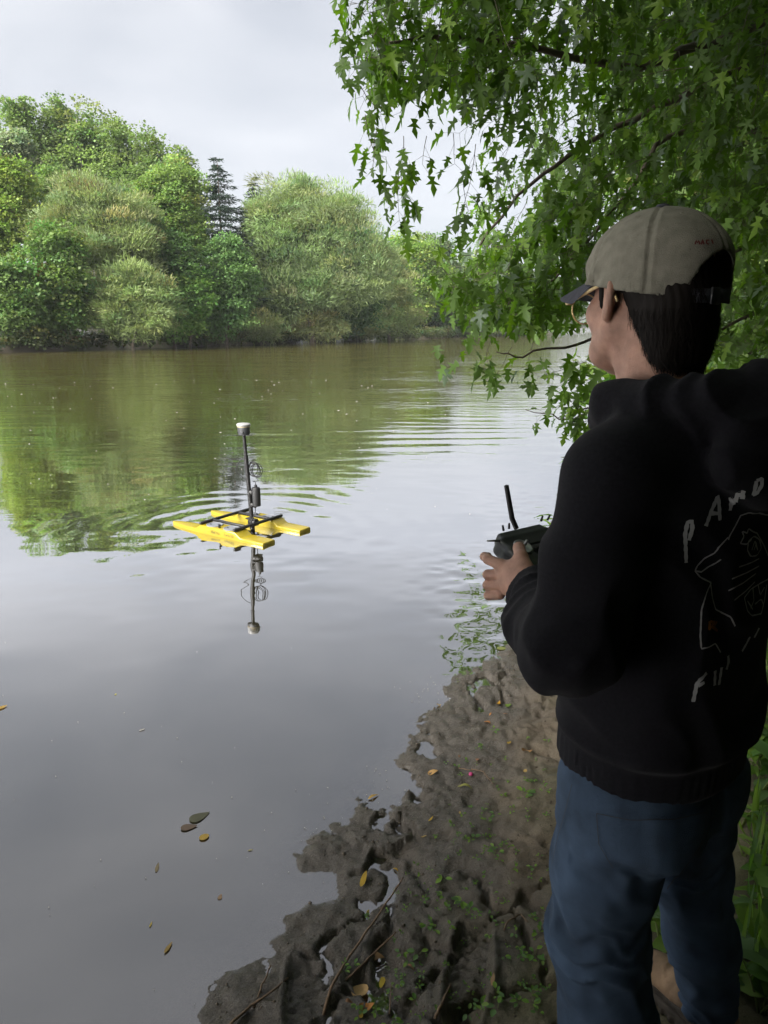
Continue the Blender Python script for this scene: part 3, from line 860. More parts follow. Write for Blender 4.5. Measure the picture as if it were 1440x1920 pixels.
# middle, denser and farther, with small gaps
fill([(790, -60), (1000, -60), (960, 200), (800, 150)], 24, 5.5, 8.0, 0.5, 0.10, 0.055)
fill([(985, -60), (1480, -60), (1480, 420), (1100, 430), (960, 420), (930, 380), (1000, 300)], 230, 4.0, 8.5, 0.46, 0.086, 0.05)
fill([(1150, -60), (1520, -60), (1520, 700), (1380, 700), (1370, 420), (1200, 300)], 260, 5.0, 10, 0.5, 0.10, 0.055)
fill([(940, 440), (1120, 380), (1140, 550), (1080, 620), (960, 620), (910, 620), (880, 580), (890, 510)], 120, 4.2, 6.8, 0.36, 0.086, 0.05)
fill([(850, 500), (900, 470), (900, 590), (845, 580)], 12, 4.0, 5.0, 0.26, 0.09, 0.048)
fill([(850, 420), (1130, 360), (1140, 600), (1000, 640), (850, 600)], 45, 7.0, 11.0, 0.6, 0.12, 0.07)
# low twigs over the water beside the man
for (x, y, l, d) in [(1060, 690, 0.30, 4.0), (1085, 720, 0.30, 4.2), (1120, 700, 0.34, 4.4), (1100, 740, 0.3, 4.2), (1050, 760, 0.28, 4.3), (1095, 790, 0.25, 4.3), (1130, 680, 0.3, 4.0), (1070, 800, 0.16, 4.2), (1120, 770, 0.3, 4.6)]:
    spray(atd(x + 40, y - 12, d), (-1, RNG.uniform(-0.3, 0.3), -0.12), l, 0.090, 0.046, 0.5)
for (x, y, l, d) in [(920, 640, 0.22, 4.2), (960, 650, 0.2, 4.2), (842, 610, 0.2, 4.0), (1000, 640, 0.2, 4.3), (880, 600, 0.2, 4.1)]:
    spray(atd(x, y, d), (RNG.uniform(-0.4, 0.1), 0.1, -0.8), l, 0.086, 0.046)
n_view = len(leaves)
# boughs just above the frame, which darken the inside of the tree
fill([(960, -330), (1800, -330), (2000, -900), (1000, -800)], 130, 3.6, 8.0, 0.8, 0.24, 0.15, 0.001)
fill([(1680, -100), (2200, -100), (2200, 700), (1720, 700)], 30, 3.2, 7.0, 0.8, 0.24, 0.15, 0.001)
# the crown above and behind the camera, which shades the bank
for i in range(780):
    p = np.array([RNG.uniform(-6.0, 7.0), RNG.uniform(-5.5, 4.2), 0])
    if (p[0] < -1 and p[1] > 0.6) or (p[0] < -2.8 and p[1] > -1.2) or p[0] < -4.2:
        continue
    p[2] = (2.7 if p[0] < -1 else 3.3) + RNG.uniform(0, 3.0)
    v = p - np.array([0, 0, CZ])
    z_ = v[1] * math.cos(PITCH) - v[2] * math.sin(PITCH)
    if z_ > -0.4 and abs(v[0]) < (z_ + 0.4) * 0.75 + 1.3 and (v[1] * math.sin(PITCH) + v[2] * math.cos(PITCH)) < (z_ + 0.4) * 0.78 + 1.5:
        continue
    for k in range(2):
        spray(p + RNG.normal(0, 0.25, 3), RNG.normal(0, 1, 3), 0.9, 0.27, 0.16, 0.4, 0.001)

for i in range(300):                      # unseen upper crown, added to shade the inside of the maple
    p = np.array([RNG.uniform(-1.6, 5.5), RNG.uniform(-2.0, 4.6), RNG.uniform(6.0, 9.0)])
    v = p - np.array([0, 0, CZ])
    z_ = v[1] * math.cos(PITCH) - v[2] * math.sin(PITCH)
    if z_ > -0.4 and abs(v[0]) < (z_ + 0.4) * 0.75 + 1.3 and (v[1] * math.sin(PITCH) + v[2] * math.cos(PITCH)) < (z_ + 0.4) * 0.78 + 1.5:
        continue
    for k in range(2):
        spray(p + RNG.normal(0, 0.25, 3), RNG.normal(0, 1, 3), 0.9, 0.30, 0.18, 0.4, 0.001)
TREE = np.array([5.2, 4.6, 0.45])
mt = tag(empty('silver_maple_tree', TREE), 'large silver maple with drooping leafy branches overhanging the bank at right', 'tree')
tb = MB()
tb.tube([(0, 0, -0.6), (0.05, 0, 0.6), (-0.1, 0.05, 2.2), (-0.2, 0.0, 4.5), (0.1, -0.1, 7.5)], [0.50, 0.36, 0.31, 0.24, 0.12], 14)
tb.build('trunk', M_BARK, mt, True)
def branch(pts, r0, r1):
    r0 *= 0.40
    pts = np.array(pts, float)
    t = np.linspace(0, 1, len(pts)); tt = np.linspace(0, 1, len(pts) * 4)
    p = np.stack([np.interp(tt, t, pts[:, i]) for i in range(3)], -1)
    p[1:-1] = (p[:-2] + 2 * p[1:-1] + p[2:]) / 4
    p[1:-1] = (p[:-2] + 2 * p[1:-1] + p[2:]) / 4
    p[2:-1] += RNG.normal(0, 0.012, (len(p) - 3, 3))
    mb = MB(); mb.tube(p - TREE, np.linspace(r0, r1, len(p)), 7)
    mb.build('branch', M_BARK, mt, True)
T1 = TREE + np.array([-0.1, 0.05, 2.2]); T2 = TREE + np.array([-0.2, 0, 4.0])
branch([T2, atd(1500, 20, 6.2), atd(1385, 65, 5.6), atd(1270, 105, 5.0), atd(1180, 130, 4.7), atd(1000, 90, 4.3), atd(830, 60, 4.0), atd(730, 80, 3.7)], 0.10, 0.006)
branch([T2, atd(1500, 60, 6.4), atd(1390, 120, 5.8), atd(1290, 172, 5.4), atd(1120, 260, 5.0), atd(1000, 330, 4.7), atd(900, 460, 4.5)], 0.09, 0.006)
branch([T1, atd(1480, 250, 6.5), atd(1250, 240, 6.0), atd(1200, 330, 5.6), atd(1080, 480, 5.0), atd(960, 600, 4.6)], 0.07, 0.005)
branch([T1, atd(1500, 420, 6), atd(1350, 480, 5.5), atd(1150, 610, 4.9), atd(1080, 650, 4.6), atd(990, 668, 4.3), atd(930, 660, 4.2)], 0.05, 0.003)
branch([T1, atd(1480, 560, 5.6), atd(1300, 640, 5.0), atd(1160, 740, 4.5), atd(1060, 790, 4.25), atd(985, 768, 4.1)], 0.035, 0.002)
branch([T2, (3.0, 1.5, 5.6), (0.8, 0.0, 5.4), (-2.0, -0.8, 5.2), (-3.8, -1.0, 4.8)], 0.11, 0.01)
branch([T2, (3.6, 0.0, 5.4), (1.5, -2.2, 5.2), (-0.5, -4, 4.8)], 0.10, 0.01)
twigs.V = [v - TREE for v in twigs.V]
tag(twigs.build('twigs', M_TWIG, mt, False), kind='stuff')
# the 300 leaves that show largest are leaves of their own, the rest one mass
P = np.array([l[0] for l in leaves]); D = np.array([l[1] for l in leaves]); N = np.array([l[2] for l in leaves]); S_ = np.array([l[3] for l in leaves]); C = np.array([l[4] for l in leaves])
D /= np.linalg.norm(D, axis=1)[:, None]
SX = np.cross(D, N); SX /= np.linalg.norm(SX, axis=1)[:, None]
UZ = np.cross(SX, D)
v = P - np.array([0, 0, CZ])
zc = v[:, 1] * math.cos(PITCH) - v[:, 2] * math.sin(PITCH)
upc = v[:, 1] * math.sin(PITCH) + v[:, 2] * math.cos(PITCH)
px = 720 + FPX * v[:, 0] / np.maximum(zc, 0.1); py = 960 - FPX * upc / np.maximum(zc, 0.1)
score = np.where((zc > 0.5) & (px > 600) & (px < 1430) & (py > 0) & (py < 900) & ~((px > 1040) & (py > 400)), S_ / zc * (0.35 + np.abs((v * UZ).sum(1)) / np.linalg.norm(v, axis=1)), 0)
score[n_view:] = 0
big = np.argsort(-score)[:300]
variants = []
for i in range(14):
    c = leaf_colour()
    T = HT.copy(); T[:, 2] *= RNG.uniform(0.4, 1.8); T[:, 0] *= RNG.uniform(0.82, 1.1); T[:, 2] += 0.10 * T[:, 0] * RNG.normal()
    variants.append(mesh_np('leaf', T, HF, M_MLEAF, False, np.tile(c, (len(T), 1))))
for i in big:
    o = obj('leaf', variants[RNG.integers(14)], mt)
    M = Matrix(((SX[i][0], D[i][0], UZ[i][0]), (SX[i][1], D[i][1], UZ[i][1]), (SX[i][2], D[i][2], UZ[i][2]))).to_4x4()
    M.translation = Vector(P[i] - TREE)
    o.matrix_local = M @ Matrix.Scale(float(S_[i]), 4)
out_ = np.arange(n_view, len(P))                       # leaves outside the photograph, plain blades
Vq, Fq, kq = cards(P[out_] - TREE, D[out_], N[out_], S_[out_] * 1.05, 'broad')
tag(obj('upper_crown', mesh_np('upper_crown', Vq, Fq, M_MLEAF, False, np.repeat(C[out_], kq, 0)), mt), kind='stuff')
rest = np.setdiff1d(np.arange(n_view), big)
m = len(rest)
V = (P[rest] - TREE)[:, None] + S_[rest][:, None, None] * (LT[None, :, 0:1] * SX[rest][:, None] + LT[None, :, 1:2] * D[rest][:, None] + RNG.uniform(0.4, 1.7, (m, 1, 1)) * LT[None, :, 2:3] * UZ[rest][:, None])
k = len(LT)
F_ = (np.arange(m)[:, None, None] * k + LF[None]).reshape(-1, 3)
tag(obj('crown', mesh_np('crown', V.reshape(-1, 3), F_, M_MLEAF, False, np.repeat(C[rest], k, 0)), mt), kind='stuff')
print('MAPLE leaves', len(P), 'view', n_view)

# woods on the near bank, to the right of and behind the camera
def near_tree(name, label, x, y, h, lobes, base, size, tr, group):
    root = empty(name, (x, y, 0.5))
    ll = [(np.array([a_, b_, c_]), np.array([r1, r1, r2])) for a_, b_, c_, r1, r2 in lobes]
    V, F_, C = crown_leaves(ll, 'broad', size, 0.8, base, 0.14, 0.40)
    obj('crown', mesh_np('crown', V, F_, M_LEAF, False, C), root)
    mb = MB(); mb.tube(limb_path((0, 0, -0.8), (0.2, 0.1, h), 0, 8, 0.03), np.linspace(tr, tr * 0.3, 8), 9)
    mb.build('trunk', M_BARK, root, True)
    for a_, b_, c_, r1, r2 in lobes:
        lb = MB(); lb.tube(limb_path((0, 0, h * 0.4), (a_, b_, c_), 0.05, 6, 0.05), np.linspace(tr * 0.45, 0.02, 6), 6)
        lb.build('limb', M_BARK, root, True)
    return tag(root, label, 'tree', group)
GN = 'trees on the near bank'
near_tree('boxelder_tree', 'leafy tree right behind the man\'s head on the near bank', 6.6, 13.0, 6.5, [(0, 0, 5.5, 2.4, 2.2), (-0.9, 0.3, 3.4, 2.0, 1.8), (1.5, -0.5, 3.2, 2.2, 2.0), (0.2, -0.8, 1.6, 2.2, 1.3)], (0.060, 0.100, 0.020), 0.15, 0.2, GN)
near_tree('boxelder_tree', 'leafy tree at the right edge behind the maple branches', 9.5, 10.5, 9, [(0, 0, 7.5, 2.8, 2.6), (-1.2, 0, 5, 2.4, 2.2), (1.0, -0.6, 4.0, 2.6, 2.2), (-0.4, -0.8, 2.0, 2.6, 1.6)], (0.050, 0.085, 0.022), 0.16, 0.24, GN)
near_tree('boxelder_tree', 'bright green tree farther along the near bank behind the maple', 11.0, 20.0, 8, [(0, 0, 6.0, 2.6, 2.4), (-1.2, 0.4, 3.6, 2.2, 2.2), (1.4, 0, 3.5, 2.6, 2.4), (-0.4, -1, 1.6, 2.6, 1.5)], (0.085, 0.135, 0.022), 0.19, 0.22, GN)
# unseen foliage behind the photographer, with lobes added over the river to block sun
lob = []
for x_, y_, r_, z_ in [(-3.5, -7, 2.4, 2.2), (-1, -6.2, 2.3, 2.4), (1.6, -5.5, 2.3, 2.2), (4.2, -4.5, 2.4, 2.4), (6.4, -2.2, 2.4, 2.4), (7.6, 0.8, 2.4, 2.4), (8.2, 3.4, 2.2, 2.2), (-5.5, -9, 2.6, 2.4), (0.5, -8, 3.2, 5.5), (5, -7, 3.2, 5.5), (8.5, -3, 3.2, 5.5), (9.5, 2.5, 3.0, 5.5), (-9, -9, 3.6, 5), (-6, -9.5, 3.6, 8), (-2, -9.5, 3.6, 8.5), (2, -9, 3.6, 9), (6, -7.5, 3.6, 9), (-4, -7.5, 3.2, 5), (-0.9, -2.9, 1.5, 1.6), (0.9, -2.7, 1.5, 1.7), (2.7, -2.3, 1.6, 1.8), (4.0, -0.8, 1.6, 1.9), (-2.3, -3.9, 1.6, 1.9), (-3.2, -2.6, 1.8, 3.6), (-4.8, -4.2, 2.4, 5.0), (-3.0, -4.5, 2.4, 6.5), (-1.5, -2.4, 1.6, 4.5), (-6.5, -6.0, 2.8, 6.0), (-5.0, -7.0, 3.0, 8.5), (-2.4, -1.6, 1.3, 3.2), (-3.9, -0.9, 1.3, 4.2), (-1.0, -1.6, 1.2, 5.2), (0.2, -3.4, 1.8, 4.4), (2.8, -3.2, 1.8, 4.4)]:
    lob.append((np.array([x_, y_, z_]), np.array([r_, r_ * 0.8, r_])))
V, F_, C = crown_leaves(lob, 'broad', 0.46, 2.6, (0.035, 0.060, 0.016), 0.14, 0.5)
tag(obj('shade_thicket', mesh_np('shade_thicket', V, F_, M_DENSE, False, C)), 'dense dark green foliage behind the camera, unseen, spread over the water to block sun', 'shade_thicket', kind='stuff')
# ------------------------------------------------------------------ the survey catamaran
M_YEL = pmat('yellow_hull', (0.27, 0.205, 0.008), rough=0.30, spec=0.5, vary=0.06, vscale=8, coat=0.15)
M_BLK = pmat('black_metal', (0.010, 0.0095, 0.010), rough=0.5, vary=0.3, vscale=40)
M_BLKM = pmat('black_plastic', (0.009, 0.009, 0.0095), rough=0.6)
M_GREY = pmat('grey_hatch', (0.15, 0.158, 0.178), rough=0.5, vary=0.08, vscale=30)
M_WHT = pmat('white_plastic', (0.26, 0.26, 0.255), rough=0.35)
M_DGREY = pmat('receiver_grey', (0.03, 0.031, 0.034), rough=0.5)
M_TAN = pmat('tan_band', (0.35, 0.30, 0.20), rough=0.5)
M_INK = pmat('dark_ink', (0.04, 0.03, 0.012), rough=0.6)
BL = 1.22                                                # hull length; local +X points to the bow
bow_dir = math.atan2(0.56, -0.828)
boat = tag(empty('survey_catamaran', (-1.295, 6.08, -0.040), bow_dir), 'yellow twin-hulled remote survey boat with black mast floating on the river', 'boat')
boat.scale = (0.95, 0.87, 0.86)
def hull(yc):
    """stations from stern to bow: x, half width, deck height, keel depth"""
    st = [(-0.61, 0.082, 0.078, -0.045), (-0.605, 0.085, 0.082, -0.05), (-0.40, 0.086, 0.083, -0.06), (-0.335, 0.086, 0.083, -0.06), (-0.275, 0.086, 0.128, -0.06), (0.165, 0.086, 0.130, -0.06),
          (0.235, 0.083, 0.083, -0.06), (0.32, 0.078, 0.080, -0.055), (0.44, 0.067, 0.079, -0.04), (0.54, 0.048, 0.078, -0.02), (0.60, 0.028, 0.077, 0.01), (0.62, 0.014, 0.075, 0.04)]
    mb = MB()
    rings = []
    for x, w, d, k in st:
        b_ = min(0.010, w * 0.4)
        pr = [(-w * 0.70, k), (w * 0.70, k), (w * 0.93, k * 0.3), (w, d * 0.45), (w, d - b_), (w - b_, d), (-w + b_, d), (-w, d - b_), (-w, d * 0.45), (-w * 0.93, k * 0.3)]
        rings.append([(x, yc + y_, z_) for y_, z_ in pr])
    mb.loft([np.array(r_)[::-1] for r_ in rings])
    h = mb.build('hull', M_YEL, boat)
    bv = h.modifiers.new('bevel', 'BEVEL'); bv.width = 0.006; bv.segments = 2; bv.limit_method = 'ANGLE'; bv.angle_limit = R(35)
    smooth_by_angle(h, 50)
    for hx in (-0.165, 0.055):
        m_ = MB()
        m_.lathe([(0.079, 0.0), (0.079, 0.006), (0.074, 0.009), (0.070, 0.009), (0.066, 0.005), (0.0, 0.006)], (hx, yc, 0.1285), 28)
        hc = m_.build('hatch', M_GREY, h); smooth_by_angle(hc, 30)
        for k in (-1, 1):
            g_ = MB(); g_.box((hx + 0.035 * k, yc + 0.018 * k, 0.1375), (0.022, 0.012, 0.005), bev=0.002)
            g_.build('grip', M_BLKM, h)
    lt = MB(); lt.tube([(-0.05, yc + 0.045, 0.128), (-0.05, yc + 0.045, 0.15)], [0.012, 0.009], 8); lt.tube([(-0.05, yc + 0.03, 0.152), (-0.05, yc + 0.06, 0.152)], 0.006, 6)
    lt.build('latch', M_BLKM, h)
    pl = MB(); pl.tube([(-0.53, yc - (0.0855), 0.045), (-0.53, yc - 0.090, 0.045)], [0.007, 0.005], 8)
    pl.tube([(-0.53, yc + (0.0855), 0.045), (-0.53, yc + 0.090, 0.045)], [0.007, 0.005], 8)
    pl.build('drain_plug', M_BLKM, h)
    return h
HY = 0.262
hl = hull(HY)            # near hull: local +Y points towards the camera when the bow points left
hr = hull(-HY)
# lettering on the outer flank and the stern: small dark printed words, too worn to read
def word(parent, o_, ux, uz, n_, hgt, adv, seed):
    rg = np.random.default_rng(seed)
    m_ = MB()
    o_, ux, uz = np.array(o_, float), np.array(ux, float), np.array(uz, float)
    nn = np.cross(ux, uz)
    def bar(x0, z0, x1, z1, w):
        a_, b_ = o_ + ux * x0 + uz * z0, o_ + ux * x1 + uz * z1
        t = b_ - a_; t /= np.linalg.norm(t); s_ = np.cross(t, nn) * w / 2
        m_.add([a_ - s_, b_ - s_, b_ + s_, a_ + s_], [np.array([[0, 1, 2, 3]])])
    for i in range(n_):
        x = i * adv
        w = adv * 0.18
        hh = hgt if (i == 0 or rg.random() < 0.3) else hgt * 0.7
        k = rg.integers(4)
        bar(x, 0, x, hh, w)
        if k in (0, 1): bar(x, w / 2, x + adv * 0.62, w / 2, w)
        if k in (0, 2): bar(x, hh - w / 2, x + adv * 0.62, hh - w / 2, w)
        if k in (0, 3): bar(x + adv * 0.6, 0, x + adv * 0.6, hh, w)
        if k in (1, 3): bar(x, hh * 0.5, x + adv * 0.55, hh * 0.5, w)
    return m_.build('lettering', M_INK, parent)
for sgn, hh in ((1, hl), (-1, hr)):
    yy = sgn * (HY + 0.0872)
    word(hh, (0.02 * sgn, yy, 0.072), (-sgn, 0, 0), (0, 0, 1), 7, 0.028, 0.016, 3)
    word(hh, (0.02 * sgn - 0.17 * sgn, yy, 0.072), (-sgn, 0, 0), (0, 0, 1), 7, 0.024, 0.0165, 5)
for yc, hh in ((HY, hl), (-HY, hr)):
    word(hh, (-0.6115, yc + 0.03, 0.054), (0, -1, 0), (0, 0, 1), 6, 0.009, 0.009, 8)
    word(hh, (-0.6110, yc + 0.062, 0.036), (0, -1, 0), (0, 0, 1), 15, 0.012, 0.0085, 9)
fr_ = []
for xx in (-0.262, 0.165):
    m_ = MB(); m_.box((xx, 0, 0.146), (0.026, 0.69, 0.026), bev=0.004); m_.build('crossbar', M_BLK, boat)
for yy in (HY - 0.085, -HY + 0.085):
    m_ = MB(); m_.box((-0.0485, yy, 0.146), (0.40, 0.024, 0.024), bev=0.004); m_.build('side_rail', M_BLK, boat)
# mast, leaning a touch, with everything clamped to it
mx_, my_ = -0.205, 0.02
tilt = np.array([0.035, 0.03])
def mast_pt(z): return np.array([mx_ + tilt[0] * z, my_ + tilt[1] * z, z if z < 0.2 else 0.2 + (z - 0.2) * 1.22])
mast = MB(); mast.tube([mast_pt(-0.16), mast_pt(0.72)], [0.020, 0.020], 14); mast = mast.build('mast', M_BLK, boat, False); smooth_by_angle(mast, 40)
up_ = MB(); up_.tube([mast_pt(0.715), mast_pt(0.885)], [0.016, 0.016], 12); up_.tube([mast_pt(0.79), mast_pt(0.80)], [0.021, 0.021], 12); smooth_by_angle(up_.build('pole_adapter', M_BLK, mast), 40)
cl = MB(); cl.box(mast_pt(0.146) + np.array([-0.018, 0, 0]), (0.085, 0.075, 0.055), bev=0.006); cl.box(mast_pt(0.18), (0.12, 0.05, 0.012), bev=0.003); cl.build('clamp', M_BLK, mast)
kn = MB(); kn.tube([mast_pt(0.10) + np.array([-0.02, 0.03, 0]), mast_pt(0.06) + np.array([-0.02, 0.035, 0])], [0.016, 0.013], 8); kn.build('clamp_knob', M_BLK, mast)
mc = mast_pt(0.37) + np.array([-0.045, -0.042, 0])
mo_ = MB(); mo_.lathe([(0.030, -0.095), (0.040, -0.09), (0.041, 0.085), (0.034, 0.098), (0.014, 0.102), (0.012, 0.125)], mc, 18); smooth_by_angle(mo_.build('modem_case', M_BLKM, mast), 40)
for zc_ in (0.31, 0.42):
    b_ = MB(); b_.tube([mast_pt(zc_), np.array([mc[0], mc[1], zc_])], [0.025, 0.02], 8); b_.build('bracket', M_BLK, mast)
gp = mast_pt(0.885)
gn = empty('receiver_anchor'); bpy.data.objects.remove(gn)
g1 = MB(); g1.lathe([(0.045, 0.0), (0.052, 0.004), (0.058, 0.075), (0.056, 0.078)], gp, 28); rec = g1.build('receiver', M_DGREY, boat); smooth_by_angle(rec, 40)
g2 = MB(); g2.lathe([(0.0585, 0.0775), (0.060, 0.081), (0.0595, 0.088), (0.0585, 0.0885)], gp, 28); smooth_by_angle(g2.build('band', M_TAN, rec), 40)
g3 = MB(); g3.lathe([(0.060, 0.0885), (0.064, 0.092), (0.064, 0.104), (0.055, 0.113), (0.03, 0.117), (0.001, 0.118)], gp, 28); smooth_by_angle(g3.build('dome', M_WHT, rec), 40)
for k in range(5):
    a_ = k * 2 * math.pi / 5 + 0.9
    p = gp + np.array([math.cos(a_) * 0.053, math.sin(a_) * 0.053, 0.03]); d_ = np.array([math.cos(a_), math.sin(a_), 0.05])
    b_ = MB(); b_.tube([p, p + d_ * 0.006], [0.010, 0.009], 8); b_.build('port', M_BLKM, rec)
def coil(c, r1, r2, n_, ph=0.0, jit=0.006, ny=(0, 0, 0)):
    t = np.linspace(0, 2 * math.pi * n_, int(22 * n_))
    p = np.stack([c[0] + r1 * np.cos(t + ph) * 0.9, c[1] + r1 * np.cos(t + ph) * 0.35 + 0.012 * np.sin(t * 0.37), c[2] + r2 * np.sin(t + ph)], -1)
    w = np.stack([np.sin(t * 0.23 + 1), np.sin(t * 0.31), np.cos(t * 0.19)], -1)
    return p + w * jit
ca = MB(); ca.tube(coil(mast_pt(0.60) + np.array([-0.055, -0.05, 0]), 0.050, 0.068, 4.5, jit=0.012), 0.0042, 5); ca.build('cable_coil', M_BLKM, mast, True)
ca = MB()
t = np.linspace(0, 1, 30)
lp = mast_pt(0.60) + np.stack([0.09 * np.sin(t * math.pi) ** 0.7, 0.05 * np.sin(t * math.pi), 0.12 - 0.24 * t + 0.015 * np.sin(t * 9)], -1)
ca.tube(lp, 0.004, 5); ca.build('cable', M_BLKM, mast, True)
ca = MB(); a_ = mast_pt(0.53) + np.array([-0.06, -0.05, 0]); b_ = mc + np.array([0, 0, 0.12])
ca.tube(np.array([a_, a_ + (-0.02, -0.01, -0.03), (a_ + b_) / 2 + (0.03, 0.01, 0), b_ + (0.0, 0, 0.03), b_]), 0.004, 5); ca.build('cable', M_BLKM, mast, True)
ca = MB(); a_ = mc + np.array([0.01, 0.01, -0.095]); b_ = mast_pt(0.17) + np.array([-0.01, 0.03, 0])
ca.tube(np.array([a_, a_ + (0.0, 0.0, -0.05), b_ + (-0.03, -0.02, 0.05), b_ + (-0.02, 0.01, 0.0), b_ + (0, 0.01, -0.08)]), 0.004, 5); ca.build('cable', M_BLKM, mast, True)
# ------------------------------------------------------------------ small signed-distance modeller for the figure
class Grid:
    def __init__(s, lo, hi, h):
        s.lo, s.h = np.array(lo, float), h
        s.n = np.ceil((np.array(hi) - s.lo) / h).astype(int) + 1
        ax = [s.lo[i] + np.arange(s.n[i]) * h for i in range(3)]
        s.X, s.Y, s.Z = np.meshgrid(*[a_.astype(np.float32) for a_ in ax], indexing='ij')
    def cone(s, a_, b_, r1, r2):
        a_, b_ = np.array(a_, np.float32), np.array(b_, np.float32)
        d = b_ - a_
        px_, py_, pz_ = s.X - a_[0], s.Y - a_[1], s.Z - a_[2]
        t = np.clip((px_ * d[0] + py_ * d[1] + pz_ * d[2]) / float(d @ d), 0, 1)
        return np.sqrt((px_ - t * d[0]) ** 2 + (py_ - t * d[1]) ** 2 + (pz_ - t * d[2]) ** 2) - (r1 + (r2 - r1) * t)
    def chain(s, pts, rad, k=0.02):
        f = None
        for i in range(len(pts) - 1):
            g_ = s.cone(pts[i], pts[i + 1], rad[i], rad[i + 1])
            f = g_ if f is None else smin(f, g_, k)
        return f
    def ell(s, c, r, rotz=0.0, rotx=0.0, roty=0.0):
        x, y, z = s.X - c[0], s.Y - c[1], s.Z - c[2]
        if rotz:
            ca_, sa_ = math.cos(rotz), math.sin(rotz); x, y = x * ca_ + y * sa_, -x * sa_ + y * ca_
        if rotx:
            ca_, sa_ = math.cos(rotx), math.sin(rotx); y, z = y * ca_ + z * sa_, -y * sa_ + z * ca_
        if roty:
            ca_, sa_ = math.cos(roty), math.sin(roty); x, z = x * ca_ - z * sa_, x * sa_ + z * ca_
        k0 = np.sqrt((x / r[0]) ** 2 + (y / r[1]) ** 2 + (z / r[2]) ** 2)
        k1 = np.sqrt((x / r[0] ** 2) ** 2 + (y / r[1] ** 2) ** 2 + (z / r[2] ** 2) ** 2)
        return k0 * (k0 - 1) / (k1 + 1e-6)
    def loft(s, st, p=2.3):
        """stations (z, cx, cy, rx, ry), ellipse-like sections stacked in z"""
        st = np.array(st, float)
        zz = s.Z
        f = [np.interp(zz, st[:, 0], st[:, i]).astype(np.float32) for i in range(1, 5)]
        q = (np.abs((s.X - f[0]) / f[2]) ** p + np.abs((s.Y - f[1]) / f[3]) ** p) ** (1 / p)
        d = (q - 1) * np.minimum(f[2], f[3])
        return np.maximum(d, np.maximum(st[0, 0] - zz, zz - st[-1, 0]))
    def rbox(s, c, h, r, M=None):
        x, y, z = s.X - c[0], s.Y - c[1], s.Z - c[2]
        if M is not None:
            M = np.asarray(M, float)
            x, y, z = [x * M[0][i] + y * M[1][i] + z * M[2][i] for i in range(3)]
        qx, qy, qz = np.abs(x) - h[0] + r, np.abs(y) - h[1] + r, np.abs(z) - h[2] + r
        return np.sqrt(np.maximum(qx, 0) ** 2 + np.maximum(qy, 0) ** 2 + np.maximum(qz, 0) ** 2) + np.minimum(np.maximum(qx, np.maximum(qy, qz)), 0) - r
    def mesh(s, f):
        """surface nets"""
        f = np.asarray(f, np.float32)
        nx, ny, nz_ = f.shape
        cs = [(i, j, k) for i in (0, 1) for j in (0, 1) for k in (0, 1)]
        corner = {c: f[c[0]:nx - 1 + c[0], c[1]:ny - 1 + c[1], c[2]:nz_ - 1 + c[2]] for c in cs}
        neg = sum((corner[c] < 0).astype(np.int8) for c in cs)
        act = (neg > 0) & (neg < 8)
        I = np.argwhere(act)
        vid = np.full(act.shape, -1, np.int32)
        vid[act] = np.arange(len(I))
        val = {c: corner[c][act] for c in cs}
        acc = np.zeros((len(I), 3)); cnt = np.zeros(len(I))
        for c in cs:
            for ax in range(3):
                if c[ax] == 0:
                    d = list(c); d[ax] = 1; d = tuple(d)
                    a_, b_ = val[c], val[d]
                    m_ = (a_ < 0) != (b_ < 0)
                    t = np.where(m_, a_ / np.where(m_, a_ - b_, 1), 0)
                    p = np.tile(np.array(c, float), (len(I), 1)); p[:, ax] += t
                    acc += p * m_[:, None]; cnt += m_
        V = s.lo + (I + acc / cnt[:, None]) * s.h
        Q = []
        for ax in range(3):
            o1, o2 = (ax + 1) % 3, (ax + 2) % 3
            sl0 = [slice(None)] * 3; sl1 = [slice(None)] * 3
            sl0[ax] = slice(0, -1); sl1[ax] = slice(1, None)
            a_, b_ = f[tuple(sl0)], f[tuple(sl1)]
            E = np.argwhere((a_ < 0) != (b_ < 0))
            E = E[(E[:, o1] > 0) & (E[:, o2] > 0) & (E[:, o1] < f.shape[o1] - 1) & (E[:, o2] < f.shape[o2] - 1)]
            if not len(E): continue
            sg = a_[tuple(E.T)] < 0
            def v_(da, db):
                e = E.copy(); e[:, o1] += da; e[:, o2] += db
                return vid[tuple(e.T)]
            q_ = np.stack([v_(-1, -1), v_(0, -1), v_(0, 0), v_(-1, 0)], -1)
            q_[~sg] = q_[~sg][:, ::-1]
            Q.append(q_)
        return V, np.concatenate(Q)
def smin(a_, b_, k):
    h = np.clip(0.5 + 0.5 * (b_ - a_) / k, 0, 1)
    return b_ + (a_ - b_) * h - k * h * (1 - h)
def smax(a_, b_, k): return -smin(-a_, -b_, k)
# ------------------------------------------------------------------ the man with the transmitter
M_SKIN = pmat('skin', (0.34, 0.19, 0.135), rough=0.58, spec=0.35, vary=0.22, vscale=45, bump=0.18, bscale=420)
M_SKIN.node_tree.nodes['Principled BSDF'].inputs['Subsurface Weight'].default_value = 0.12
M_SKIN.node_tree.nodes['Principled BSDF'].inputs['Subsurface Radius'].default_value = (0.01, 0.004, 0.002)
M_HOOD = pmat('black_fleece', (0.0100, 0.0096, 0.0118), rough=0.95, spec=0.08, vary=0.25, vscale=180, bump=0.25, bscale=900, sheen=0.04)
M_JEAN = pmat('blue_denim', (0.046, 0.070, 0.108), rough=0.9, spec=0.15, vary=0.35, vscale=14, bump=0.30, bscale=800)
M_CAP = pmat('beige_cap', (0.200, 0.188, 0.148), rough=0.9, spec=0.15, vary=0.16, vscale=60, bump=0.35, bscale=700)
M_BRIM = pmat('slate_brim', (0.055, 0.055, 0.066), rough=0.85, spec=0.2, vary=0.2, vscale=80, bump=0.2, bscale=800)
